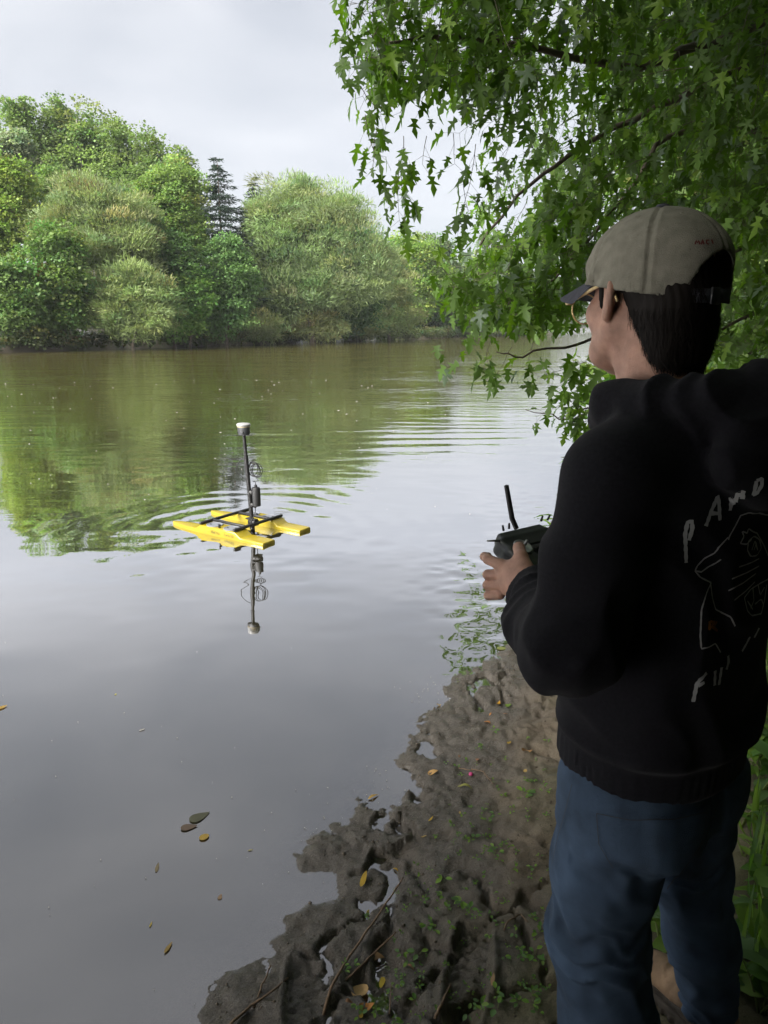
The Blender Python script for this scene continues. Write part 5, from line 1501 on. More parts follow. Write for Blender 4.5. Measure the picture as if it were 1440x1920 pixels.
LET = [[[(1284, 1055), (1283, 1000), (1288, 978), (1296, 976), (1297, 990), (1290, 1012)]],
       [[(1321, 986), (1332, 955), (1344, 930), (1346, 950), (1347, 975)], [(1330, 962), (1345, 962)]],
       [[(1366, 956), (1373, 928), (1374, 945)], [(1380, 938), (1384, 918), (1388, 930), (1393, 916), (1392, 932)]],
       [[(1412, 925), (1416, 900)], [(1416, 900), (1426, 896), (1426, 908), (1418, 922), (1410, 926)]],
       [[(1298, 1314), (1306, 1280), (1322, 1260)], [(1308, 1284), (1318, 1278)]],
       [[(1337, 1284), (1338, 1256)], [(1345, 1283), (1350, 1250)]],
       [[(1359, 1254), (1363, 1240), (1362, 1228)]],
       [[(1388, 1220), (1396, 1206), (1403, 1192)]], [[(1411, 1194), (1420, 1176)]]]
for l in LET:
    ribbon(bv, l, 0.0058, M_PRINT, 'lettering', hoodie)
DRAW = [[(1440, 965), (1420, 960), (1400, 960), (1386, 965), (1376, 985), (1364, 1006), (1363, 1012)], [(1362, 1007), (1350, 1020), (1338, 1035), (1318, 1046), (1305, 1060), (1300, 1070), (1310, 1082), (1330, 1092)],
        [(1300, 1070), (1312, 1072), (1325, 1062), (1340, 1054), (1350, 1047)], [(1330, 1092), (1322, 1110), (1314, 1140), (1312, 1190), (1314, 1215), (1326, 1212), (1338, 1205), (1348, 1222)],
        [(1329, 1094), (1332, 1120), (1338, 1142), (1352, 1148), (1368, 1155), (1376, 1172)],
        [(1385, 1018), (1392, 1005), (1388, 995), (1398, 999), (1400, 990), (1408, 996), (1416, 999), (1428, 1020), (1437, 1042)], [(1385, 1018), (1396, 1020), (1406, 1010)],
        [(1398, 1030), (1400, 1014), (1410, 1004), (1420, 1010), (1424, 1026), (1416, 1040), (1404, 1042), (1398, 1030)], [(1406, 1030), (1412, 1012), (1417, 1030)], [(1410, 1030), (1415, 1016)],
        [(1420, 1046), (1404, 1054), (1382, 1062)], [(1420, 1060), (1398, 1072), (1370, 1084)], [(1414, 1074), (1390, 1092), (1364, 1106)], [(1412, 1090), (1394, 1108), (1374, 1124)],
        [(1437, 1085), (1420, 1094), (1404, 1104), (1392, 1120), (1398, 1145), (1406, 1154), (1424, 1150), (1430, 1125), (1434, 1095)], [(1408, 1100), (1410, 1125), (1404, 1140)], [(1418, 1096), (1422, 1115), (1430, 1100)], [(1412, 1132), (1424, 1122), (1428, 1132)], [(1398, 1126), (1408, 1142)]]
ribbon(bv, DRAW, 0.0024, M_PRINT, 'line_drawing', hoodie)
ribbon(bv, [[(1328, 1163), (1328, 1180)], [(1328, 1164), (1338, 1166), (1330, 1172), (1342, 1182)], [(1341, 1164), (1336, 1172)]], 0.0050, M_PRINTO, 'orange_mark', hoodie)
# seam lines: raglan seam on the hoodie, pocket edge and side seam on the jeans
bj = bvh_of(jeans)
M_SEAM = pmat('seam_thread', (0.034, 0.036, 0.042), rough=0.9)
ribbon(bj, [[(1075, 1470), (1060, 1530), (1048, 1570), (1038, 1620)]], 0.0014, M_SEAM, 'side_seam', jeans)
ribbon(bj, [[(1345, 1500), (1320, 1570), (1285, 1620), (1252, 1665)]], 0.0020, M_SEAM, 'seat_seam', jeans)
ribbon(bj, [[(1322, 1522), (1318, 1560), (1305, 1600)], [(1120, 1524), (1124, 1580), (1150, 1625)]], 0.0016, M_SEAM, 'pocket_stitching', jeans)
ribbon(bj, [[(1120, 1524), (1180, 1536), (1260, 1536), (1322, 1522)]], 0.0015, M_SEAM, 'pocket_edge', jeans)
# embroidered letters above the cap's opening
bc = bvh_of(cap)
ribbon(bc, [[(1303, 459), (1304, 451), (1307, 456), (1310, 451), (1311, 459)], [(1314, 459), (1317, 450), (1319, 459)], [(1329, 451), (1324, 451), (1323, 456), (1328, 459)], [(1333, 450), (1336, 458)]], 0.0024, M_REDT, 'embroidery', cap, 0.0014)

# ------------------------------------------------------------------ the transmitter in his hands
tm = (np.array(WL) + np.array(WR)) / 2 + np.array([0.0, 0.085, 0.018])
TX = empty('radio_transmitter', PM @ Vector(tm), PYAW)
TX.scale = (0.86,) * 3
tag(TX, 'black handheld radio transmitter with stubby antenna in the person\'s hands', 'controller')
M_TX = pmat('transmitter_plastic', (0.016, 0.017, 0.017), rough=0.38, spec=0.5, vary=0.2, vscale=60)
M_RING = pmat('silver_ring', (0.30, 0.31, 0.30), rough=0.35, metal=0.6)
g = Grid((-0.12, -0.085, -0.05), (0.12, 0.085, 0.06), 0.0028)
ct, st_ = math.cos(R(24)), math.sin(R(24))
Mr = np.array([[1, 0, 0], [0, ct, -st_], [0, st_, ct]])
f = g.rbox((0, 0, 0), (0.092, 0.062, 0.024), 0.015, Mr)
f = smin(f, g.rbox((-0.078, -0.02, -0.012), (0.020, 0.045, 0.026), 0.014, Mr), 0.02)
f = smin(f, g.rbox((0.078, -0.02, -0.012), (0.020, 0.045, 0.026), 0.014, Mr), 0.02)
f = smin(f, g.rbox((0, 0.052, 0.028), (0.075, 0.016, 0.018), 0.008, Mr), 0.008)
f = smax(f, -g.rbox((0, -0.020, 0.022), (0.030, 0.022, 0.010), 0.004, Mr), 0.003)
V, Q = g.mesh(f)
obj('body', mesh_np('body', V, Q, M_TX, True), TX)
def mr(p): return Mr @ np.array(p, float)
for s_ in (-1, 1):
    m_ = MB(); c = mr((0.052 * s_, 0.008, 0.0245))
    m_.lathe([(0.019, -0.002), (0.0235, 0.0), (0.0235, 0.004), (0.0205, 0.005), (0.019, 0.003)], c, 24, Mr); m_.build('gimbal_ring', M_RING, TX, True)
    m_ = MB(); m_.tube([c, c + mr((0.004 * s_, -0.006, 0.026))], [0.003, 0.004], 8); m_.build('stick', M_RING, TX, True)
for x_, y_, dx, dy in ((-0.075, 0.060, -0.010, 0.010), (-0.055, 0.062, -0.004, 0.012), (0.055, 0.062, 0.004, 0.012), (0.075, 0.060, 0.01, 0.01)):
    m_ = MB(); c = mr((x_, y_, 0.040)); m_.tube([c, c + mr((dx * 0.6, dy * 0.3, 0.013))], [0.0030, 0.0024], 8); m_.build('switch', M_BLKM, TX, True)
m_ = MB(); c = mr((-0.088, 0.050, 0.020)); m_.tube([c, c + np.array([-0.034, 0.006, 0.004])], [0.003, 0.002], 6); m_.build('switch', M_RING, TX, True)
m_ = MB(); c = mr((-0.030, 0.060, 0.036)); m_.tube([c, c + np.array([-0.008, 0.008, 0.024]), c + np.array([-0.026, 0.014, 0.105])], [0.0062, 0.0064, 0.0056], 10); m_.tube([c + np.array([-0.026, 0.014, 0.105]), c + np.array([-0.0263, 0.0141, 0.1065])], [0.0056, 0.003], 10)
smooth_by_angle(m_.build('antenna', M_BLKM, TX), 40)
m_ = MB(); c = mr((0, -0.002, 0.026)); m_.box(c, (0.05, 0.016, 0.003), Mr, 0.001); m_.build('screen', M_BLK, TX)
# ------------------------------------------------------------------ weeds, litter and small things on the bank
M_WEED = leafmat('leaf_weed', trans=0.50, rough=0.45, spec=0.35, tint=(1.2, 1.4, 0.4))
M_STEM = pmat('weed_stem', (0.13, 0.17, 0.04), rough=0.6)
def gz(x, y): return ground_z(x, y)
def blade_mesh(kind, col, seed):
    rg = np.random.default_rng(seed)
    if kind == 'ovate':      prof = [(0, 0.0), (0.16, 0.04), (0.27, 0.18), (0.29, 0.36), (0.22, 0.60), (0.10, 0.84), (0.0, 1.0)]
    elif kind == 'lance':    prof = [(0, 0.0), (0.06, 0.06), (0.12, 0.25), (0.13, 0.45), (0.09, 0.70), (0.04, 0.88), (0.0, 1.0)]
    elif kind == 'round':    prof = [(0, 0.0), (0.22, 0.06), (0.38, 0.25), (0.42, 0.48), (0.34, 0.74), (0.18, 0.93), (0.0, 1.0)]
    else:                    prof = [(0, 0.0), (0.028, 0.02), (0.032, 0.2), (0.030, 0.45), (0.024, 0.70), (0.012, 0.9), (0.0, 1.0)]
    pr = np.array(prof)
    V, F_ = [], []
    for i, (w, y) in enumerate(pr):
        z = -0.35 * y * y * (1.0 if kind != 'grass' else 1.6)
        und = 0.03 * math.sin(i * 2.1 + seed)
        V += [(-w, y, z + 0.30 * w + und), (0, y, z), (w, y, z + 0.30 * w - und)]
    n_ = len(pr)
    for i in range(n_ - 1):
        a_ = i * 3
        F_ += [(a_, a_ + 1, a_ + 4, a_ + 3), (a_ + 1, a_ + 2, a_ + 5, a_ + 4)]
    c = np.tile(np.array(col), (len(V), 1)) * rg.uniform(0.85, 1.15, (len(V), 1))
    return mesh_np('leaf', np.array(V), np.array(F_), M_WEED, True, c)
GREENS = [(0.13, 0.23, 0.04), (0.10, 0.20, 0.045), (0.16, 0.26, 0.045), (0.085, 0.16, 0.05), (0.18, 0.27, 0.065), (0.12, 0.20, 0.08)]
BL_ = {k: [blade_mesh(k, GREENS[i % 6], i) for i in range(6)] for k in ('ovate', 'lance', 'round', 'grass')}
def orient(d, n_):
    d = np.array(d, float); d /= np.linalg.norm(d)
    s_ = np.cross(d, n_); s_ /= np.linalg.norm(s_) + 1e-9
    u = np.cross(s_, d)
    return Matrix(((s_[0], d[0], u[0]), (s_[1], d[1], u[1]), (s_[2], d[2], u[2]))).to_4x4()
def weed(x, y, h, nl, kind, size, label, name='weed', group='weeds on the bank behind the man', nst=3, spread=0.5):
    root = empty(name, (x, y, gz(x, y) - 0.005))
    tag(root, label, 'plant', group)
    for s in range(nst):
        a_ = RNG.uniform(0, 2 * math.pi)
        tip = np.array([math.cos(a_) * spread * h, math.sin(a_) * spread * h, h * RNG.uniform(0.7, 1.1)])
        t = np.linspace(0, 1, 6)[:, None]
        p = tip * np.concatenate([t, t, 1 - (1 - t) ** 1.6], 1)
        m_ = MB(); m_.tube(p, np.linspace(0.0035, 0.0015, 6), 5); m_.build('stem', M_STEM, root, True)
        for k in range(max(2, nl // nst)):
            tt = (k + 1) / max(2, nl // nst)
            q = np.array([np.interp(tt, t[:, 0], p[:, i]) for i in range(3)])
            b_ = RNG.uniform(0, 2 * math.pi)
            d = np.array([math.cos(b_), math.sin(b_), RNG.uniform(-0.1, 0.6)])
            o = obj('leaf', BL_[kind][RNG.integers(6)], root)
            M = orient(d, np.array([0, 0, 1.0]) + RNG.normal(0, 0.25, 3))
            M.translation = Vector(q)
            o.matrix_local = M @ Matrix.Scale(float(size * RNG.uniform(0.65, 1.2)), 4)
    return root
def grass_tuft(x, y, n_, h, label):
    root = empty('grass_tuft', (x, y, gz(x, y) - 0.004)); tag(root, label, 'grass', 'grass tufts on the bank')
    for k in range(n_):
        b_ = RNG.uniform(0, 2 * math.pi)
        o = obj('blade', BL_['grass'][RNG.integers(6)], root)
        M = orient((math.cos(b_) * 0.7, math.sin(b_) * 0.7, RNG.uniform(0.5, 1.3)), np.array([math.cos(b_), math.sin(b_), 0.6]))
        o.matrix_local = M @ Matrix.Scale(float(h * RNG.uniform(0.6, 1.2)), 4)
# right of the man: burdock-like rosettes near, taller leafy weeds further off
def weed_label(px_, py_, kind):
    look = {'ovate': 'broad-leaved', 'lance': 'narrow-leaved'}[kind]
    zone = ('glimpsed between the person\'s legs' if px_ < 1300 else 'at the bottom right corner' if py_ > 1780 else 'beside the person\'s right knee' if py_ > 1590 else 'around the toe of the shoe' if py_ > 1510 else
            'beside the person\'s right hip' if py_ > 1400 else 'beside the hem of the hoodie' if py_ > 1310 else 'below the person\'s right elbow')
    return look + ' green weed ' + zone
spots = []
for px_, py_, h, nl, kind, sz in [(1425, 1895, 0.13, 8, 'ovate', 0.16), (1400, 1850, 0.10, 7, 'ovate', 0.13), (1440, 1790, 0.16, 9, 'ovate', 0.15), (1405, 1700, 0.12, 8, 'lance', 0.12), (1435, 1650, 0.14, 8, 'ovate', 0.12),
        (1395, 1600, 0.10, 7, 'lance', 0.10), (1430, 1560, 0.12, 7, 'lance', 0.11), (1240, 1770, 0.12, 7, 'ovate', 0.11), (1250, 1720, 0.14, 7, 'lance', 0.13), (1390, 1540, 0.12, 8, 'lance', 0.09),
        (1415, 1500, 0.18, 10, 'ovate', 0.11), (1440, 1480, 0.22, 10, 'ovate', 0.12), (1400, 1450, 0.20, 10, 'lance', 0.13), (1430, 1420, 0.25, 12, 'ovate', 0.13), (1405, 1400, 0.22, 12, 'lance', 0.12), (1440, 1380, 0.28, 12, 'ovate', 0.14),
        (1415, 1350, 0.26, 12, 'lance', 0.14), (1440, 1320, 0.30, 14, 'ovate', 0.15), (1420, 1290, 0.30, 14, 'lance', 0.15), (1445, 1260, 0.32, 14, 'ovate', 0.15), (1425, 1235, 0.32, 14, 'ovate', 0.14), (1450, 1350, 0.3, 12, 'lance', 0.14),
        (1475, 1300, 0.34, 12, 'ovate', 0.15), (1480, 1420, 0.3, 12, 'ovate', 0.14), (1480, 1520, 0.25, 10, 'ovate', 0.14), (1400, 1320, 0.25, 12, 'ovate', 0.12), (1390, 1370, 0.2, 10, 'ovate', 0.11), (1500, 1650, 0.2, 10, 'ovate', 0.14)]:
    p = at(px_, py_, 0.13)
    weed(p[0], p[1], h, nl + 3, kind, sz * 0.8, weed_label(px_, py_, kind), group='weeds in the undergrowth right of the person')
for px_, py_ in [(1410, 1640), (1430, 1720), (1395, 1780), (1420, 1580), (1245, 1740), (1440, 1840)]:
    p = at(px_, py_, 0.13); grass_tuft(p[0], p[1], 7, 0.20, 'thin grass tuft growing among the weeds right of the person')
# taller weeds along the shore beyond him, behind his shoulder
for i in range(56):
    yy = RNG.uniform(4.4, 11); xx = np.interp(yy, [4.1, 4.7, 5.9, 8.1, 10.8], [0.95, 1.15, 1.42, 2.1, 3.0]) + RNG.uniform(0.12, 1.6)
    weed(xx, yy, RNG.uniform(0.3, 0.75), 12, ('ovate', 'lance')[i % 2], RNG.uniform(0.12, 0.19), 'tall bright green weed on the shore beyond the person', group='weeds on the shore beyond the person', nst=2, spread=0.35)
lob = []
for i in range(60):
    yy = RNG.uniform(8.5, 26); xx = np.interp(yy, [4.1, 5.9, 8.1, 10.8, 16.1, 30], [1.0, 1.5, 2.2, 3.1, 4.9, 9.6]) + RNG.uniform(0.9, 5.0)
    r_ = RNG.uniform(0.4, 0.8)
    lob.append((np.array([xx, yy, 0.25 + r_ * 0.5]), np.array([r_ * 1.2, r_ * 1.2, r_])))
V, F_, C = crown_leaves(lob, 'broad', 0.13, 0.8, (0.085, 0.14, 0.03), 0.15, 0.3)
tag(obj('undergrowth', mesh_np('undergrowth', V, F_, M_WEED, False, C)), 'mass of green undergrowth covering the near bank behind the person', 'undergrowth', kind='stuff')

# seedlings on the mud
def seedling_mesh(i):
    rg = np.random.default_rng(100 + i)
    Vs, Fs, Cs, n0 = [], [], [], 0
    for k in range(rg.integers(3, 8)):
        a_ = rg.uniform(0, 2 * math.pi); r_ = rg.uniform(0.0, 0.022)
        b = np.array([math.cos(a_) * r_ * 0.5, math.sin(a_) * r_ * 0.5, rg.uniform(0.004, 0.016)])
        d = np.array([math.cos(a_), math.sin(a_), rg.uniform(-0.05, 0.5)]); d /= np.linalg.norm(d)
        s_ = np.cross(d, [0, 0, 1.0]); s_ /= np.linalg.norm(s_); u = np.cross(s_, d)
        L = rg.uniform(0.008, 0.019)
        T2 = np.array([(0, 0), (0.24, 0.25), (0.30, 0.55), (0.16, 0.85), (0, 1), (-0.16, 0.85), (-0.30, 0.55), (-0.24, 0.25), (0, 0.5)])
        V = b + L * (T2[:, :1] * s_ + T2[:, 1:] * d + (0.25 * np.abs(T2[:, :1]) - 0.12 * T2[:, 1:] ** 2) * u)
        Vs.append(V); Fs.append(np.array([(8, j, (j + 1) % 8) for j in range(8)]) + n0)
        Cs.append(np.tile(np.array(GREENS[rg.integers(6)]) * rg.uniform(1.1, 1.6), (9, 1))); n0 += 9
        st = np.array([[0, 0, -0.006], b - s_ * 0.0006, b + s_ * 0.0006])
        Vs.append(st); Fs.append(np.array([(0, 1, 2)]) + n0); Cs.append(np.tile((0.12, 0.15, 0.05), (3, 1))); n0 += 3
    return mesh_np('seedling', np.concatenate(Vs), np.concatenate(Fs), M_WEED, False, np.concatenate(Cs))
SM = [seedling_mesh(i) for i in range(10)]
sp_ = [(985, 1495, 1.6), (885, 1570, 1.2), (930, 1605, 1.2), (830, 1640, 1.4), (870, 1690, 1.6), (880, 1705, 1.3), (840, 1700, 1.0), (765, 1690, 1.1), (740, 1735, 1.2), (800, 1730, 1.2), (815, 1735, 1.1), (785, 1770, 1.3), (765, 1785, 1.1), (845, 1740, 0.9), (920, 1750, 0.8),
       (1000, 1800, 1.6), (975, 1802, 1.3), (1018, 1815, 1.4), (945, 1800, 1.1), (905, 1865, 1.2), (930, 1880, 1.2), (880, 1880, 1.1), (930, 1905, 1.4), (1000, 1900, 1.3), (970, 1890, 1.0), (780, 1865, 1.2), (720, 1815, 1.1), (735, 1830, 1.3), (710, 1910, 1.3), (760, 1915, 1.2), (1010, 1755, 1.1), (965, 1755, 0.8),
       (1000, 1640, 0.9), (965, 1640, 0.8), (880, 1500, 0.7), (925, 1370, 1.2), (935, 1470, 0.8), (1010, 1620, 1.0), (820, 1555, 0.9), (850, 1545, 0.9), (915, 1540, 1.0), (930, 1525, 0.9), (905, 1520, 0.8), (700, 1660, 0.8), (830, 1675, 0.9), (800, 1655, 0.8), (745, 1850, 1.0), (990, 1530, 0.9), (1020, 1700, 0.9)]
SP = [at(a_, b_, 0.07)[:2].tolist() + [c_] for a_, b_, c_ in sp_]
for i in range(250):
    a_, b_ = RNG.uniform(640, 1030), RNG.uniform(1380, 1920)
    if a_ < 560 + (1920 - b_) * 0.55: continue
    p = at(a_, b_, 0.07); SP.append([p[0], p[1], RNG.uniform(0.35, 0.9)])
for i, (x, y, s_) in enumerate(SP):
    z_ = gz(x, y)
    if z_ < 0.012: continue
    o = obj('seedling', SM[i % 10], None, (x, y, z_), (RNG.uniform(-0.15, 0.15), RNG.uniform(-0.15, 0.15), RNG.uniform(0, 6.28)))
    o.scale = (s_,) * 3
    tag(o, 'tiny green seedling sprouting from the bare mud' if s_ < 0.95 else 'larger leafy green seedling on the open mud', 'seedling', 'tiny seedlings on the mud' if s_ < 0.95 else 'larger seedlings on the mud')

# crumbs of mud and grit
Vs, Fs, n0 = [], [], 0
OCT = np.array([(1, 0, 0), (-1, 0, 0), (0, 1, 0), (0, -1, 0), (0, 0, 1), (0, 0, -1)], float)
OF = np.array([(0, 2, 4), (2, 1, 4), (1, 3, 4), (3, 0, 4), (2, 0, 5), (1, 2, 5), (3, 1, 5), (0, 3, 5)])
cx_ = RNG.uniform(-0.6, 1.0, 3600); cy_ = RNG.uniform(1.35, 4.0, 3600)
cz_ = bank_height(cx_, cy_, True); cs_ = polydist(cx_, cy_, SHORE)
for x, y, z, s_ in zip(cx_, cy_, cz_, cs_):
    if z < 0.004 or (s_ > 0.35 and RNG.random() < 0.55): continue
    r_ = RNG.uniform(0.0015, 0.0042) * (1.7 if RNG.random() < 0.08 else 1)
    Vs.append(OCT * r_ * RNG.uniform(0.6, 1.4, (6, 3)) + np.array([x, y, z + 0.2 * r_]) + RNG.normal(0, 0.15, (6, 3)) * r_); Fs.append(OF + n0); n0 += 6
tag(obj('mud_crumbs', mesh_np('mud_crumbs', np.concatenate(Vs), np.concatenate(Fs), pmat('crumb', (0.085, 0.066, 0.046), rough=0.75, vary=0.5, vscale=90), True)), 'crumbs of mud and grit scattered over the bank', 'grit', kind='stuff')

# fallen leaves
def dead_leaf_mesh(kind, col, seed, curl=0.3):
    me = blade_mesh(kind, col, seed)
    me = me.copy()
    co = np.zeros(len(me.vertices) * 3, np.float32); me.vertices.foreach_get('co', co); co = co.reshape(-1, 3)
    co[:, 1] -= 0.5
    co[:, 2] = curl * (co[:, 0] ** 2 * 2.2 + 0.25 * np.sin(co[:, 1] * 5 + seed)) + 0.03
    me.vertices.foreach_set('co', co.ravel()); me.materials.clear(); me.materials.append(M_DEAD)
    return me
M_DEAD = leafmat('leaf_fallen', trans=0.15, rough=0.6, spec=0.3, tint=(1.1, 0.9, 0.5))
YEL, ORG, TANL, BRN, GRN, GRY = (0.42, 0.27, 0.03), (0.36, 0.15, 0.03), (0.40, 0.26, 0.11), (0.20, 0.10, 0.045), (0.12, 0.19, 0.03), (0.30, 0.24, 0.16)
FL = [  # px, py, length m, direction (image degrees, 0 = right), kind, colour, label
    (682, 1650, 0.070, 70, 'lance', YEL, 'large bright yellow willow leaf lying on the mud at the water\'s edge'),
    (742, 1632, 0.026, -40, 'lance', YEL, 'small curled yellow leaf lying right of the large yellow willow leaf'),
    (690, 1712, 0.026, 70, 'lance', (0.40, 0.30, 0.06), 'short yellow leaf lying left of the crossing twigs'),
    (718, 1840, 0.060, 75, 'lance', (0.44, 0.32, 0.03), 'narrow yellow leaf blade standing between two clusters of seedlings'),
    (676, 1862, 0.050, 40, 'round', TANL, 'round tan leaf lying just above the orange-brown leaf'),
    (688, 1890, 0.042, 10, 'ovate', ORG, 'orange-brown leaf lying just below the round tan leaf'),
    (678, 1905, 0.018, 60, 'ovate', YEL, 'tiny yellow leaf tip under the orange-brown leaf'),
    (705, 1798, 0.050, 0, 'ovate', (0.30, 0.17, 0.07), 'brown leaf lying beside the crossing twigs'),
    (770, 1815, 0.026, -40, 'lance', BRN, 'small brown leaf lying inside the lugged boot print'),
    (924, 1838, 0.040, 80, 'lance', (0.36, 0.23, 0.12), 'narrow pale brown leaf lying near the person\'s left leg'),
    (915, 1830, 0.030, 85, 'lance', GRY, 'narrow grey leaf lying beside the narrow pale brown one'),
    (935, 1320, 0.034, 60, 'ovate', (0.42, 0.22, 0.02), 'orange-yellow leaf on the mud highest up towards the elbow'),
    (953, 1324, 0.034, 10, 'ovate', GRN, 'fresh green fallen leaf lying right of the orange-yellow leaf'),
    (914, 1356, 0.036, -30, 'ovate', ORG, 'orange leaf above a small green seedling near the bank crack'),
    (920, 1340, 0.024, 40, 'lance', ORG, 'small rusty leaf between two orange leaves'),
    (948, 1340, 0.024, 0, 'lance', BRN, 'small dark red-brown leaf right of the rusty leaf'),
    (955, 1394, 0.026, 50, 'ovate', YEL, 'small yellow leaf in the middle of the open mud'),
    (988, 1410, 0.046, 5, 'ovate', (0.24, 0.13, 0.05), 'brown leaf lying beside the person\'s left hip'),
    (985, 1447, 0.028, 85, 'ovate', (0.44, 0.30, 0.10), 'small pale yellow leaf below the brown leaf by the hip'),
    (812, 1450, 0.044, 10, 'ovate', (0.42, 0.25, 0.09), 'light tan curled leaf beside the wet hollow'),
    (872, 1477, 0.060, -15, 'lance', (0.20, 0.20, 0.04), 'olive green leaf with long stalk lying on the mud'),
    (861, 1418, 0.026, 85, 'lance', BRN, 'narrow brown leaf standing near a pink petal'),
    (896, 1425, 0.026, 60, 'ovate', (0.26, 0.13, 0.07), 'reddish brown leaf right of the narrow brown leaf'),
    (823, 1323, 0.024, 10, 'ovate', (0.42, 0.27, 0.06), 'small yellow leaf at the very edge of the water'),
    (808, 1537, 0.030, 40, 'lance', YEL, 'small yellow leaf at the end of a mud crack'),
    (795, 1570, 0.024, 5, 'lance', (0.36, 0.26, 0.10), 'tan leaf sliver below the small yellow leaf'),
    (862, 1525, 0.012, 85, 'ovate', (0.42, 0.30, 0.12), 'tiny pale leaf scrap in the open mud'),
    (700, 1495, 0.050, 25, 'lance', (0.38, 0.24, 0.06), 'yellow-brown leaf half sunk in the wet hollow'),
    (655, 1880, 0.02, 0, 'ovate', BRN, 'tiny brown scrap left of the orange-brown leaf')]
def img_dir(px_, py_, deg, z):
    a_ = at(px_, py_, z); b_ = at(px_ + 12 * math.cos(R(deg)), py_ - 12 * math.sin(R(deg)), z)
    v = b_ - a_; return math.atan2(v[1], v[0])
for i, (a_, b_, L, deg, kind, c, lab) in enumerate(FL):
    p = at(a_, b_, 0.05)
    for _ in range(3):
        z_ = max(gz(p[0], p[1]), 0.001); p = at(a_, b_, z_)
    o = obj('fallen_leaf', dead_leaf_mesh(kind, c, i, 0.25 + 0.2 * (i % 3)), None, (p[0], p[1], z_ + 0.004), (RNG.uniform(-0.12, 0.12), RNG.uniform(-0.12, 0.12), img_dir(a_, b_, deg, z_) - math.pi / 2))
    o.scale = (L,) * 3
    tag(o, lab, 'leaf', 'fallen leaves on the mud')
p = at(883, 1449, 0.05); m_ = MB(); m_.lathe([(0.003, 0), (0.009, 0.004), (0.008, 0.010), (0.002, 0.013)], (0, 0, 0), 8)
o = m_.build('flower_petal', pmat('pink', (0.45, 0.04, 0.16), rough=0.5), None, True); o.location = (p[0], p[1], gz(p[0], p[1]))
tag(o, 'small bright pink petal lying on the mud', 'petal')

# twigs
M_TW2 = pmat('dry_twig', (0.15, 0.095, 0.055), rough=0.85, vary=0.35, vscale=60, bump=0.3, bscale=150)
for pts, r_, lab in [
    ([(605, 1905), (622, 1850), (650, 1800), (690, 1745), (720, 1700), (756, 1648)], 0.0042, 'long dry twig leaning up the mud between the boot prints'),
    ([(628, 1855), (660, 1830), (700, 1795), (742, 1750)], 0.0036, 'shorter dry twig crossing the long one at its foot'),
    ([(430, 1922), (470, 1890), (505, 1862), (540, 1836)], 0.0038, 'dry twig lying beside the boot print at the water'),
    ([(476, 1890), (494, 1845), (508, 1810)], 0.0030, 'thin twig standing up out of the mud at the water\'s edge'),
    ([(815, 1910), (830, 1880), (845, 1845)], 0.0042, 'stub of dry twig right of the lugged boot print'),
    ([(884, 1442), (905, 1450), (925, 1470)], 0.0024, 'fine dark twig near the pink petal'),
    ([(860, 1440), (885, 1446)], 0.0024, 'fine pale twig end left of the pink petal'),
    ([(945, 1745), (952, 1730), (975, 1728), (990, 1732)], 0.0026, 'curved reddish root looping out of the mud'),
    ([(730, 1900), (733, 1868), (734, 1840)], 0.0018, 'thin upright stalk beside the narrow yellow leaf')]:
    P = []
    for j, (a_, b_) in enumerate(pts):
        p = at(a_, b_, 0.06); z_ = max(gz(p[0], p[1]), 0.0); p = at(a_, b_, z_ + r_ + 0.003); P.append(p)
    P = np.array(P); P[:, 2] = np.maximum(P[:, 2], np.linspace(P[0, 2], P[-1, 2], len(P)) - 0.002) + 0.004 * (np.arange(len(P)) % 2)
    t0 = np.linspace(0, 1, len(P)); t1 = np.linspace(0, 1, len(P) * 4)
    Q = np.stack([np.interp(t1, t0, P[:, k]) for k in range(3)], -1) + RNG.normal(0, 0.0008, (len(t1), 3))
    m_ = MB(); m_.tube(Q - P[0], np.linspace(r_, r_ * 0.6, len(t1)), 7)
    o = m_.build('twig', M_TW2, None, True); o.location = P[0]
    tag(o, lab, 'twig', 'dry twigs on the mud')

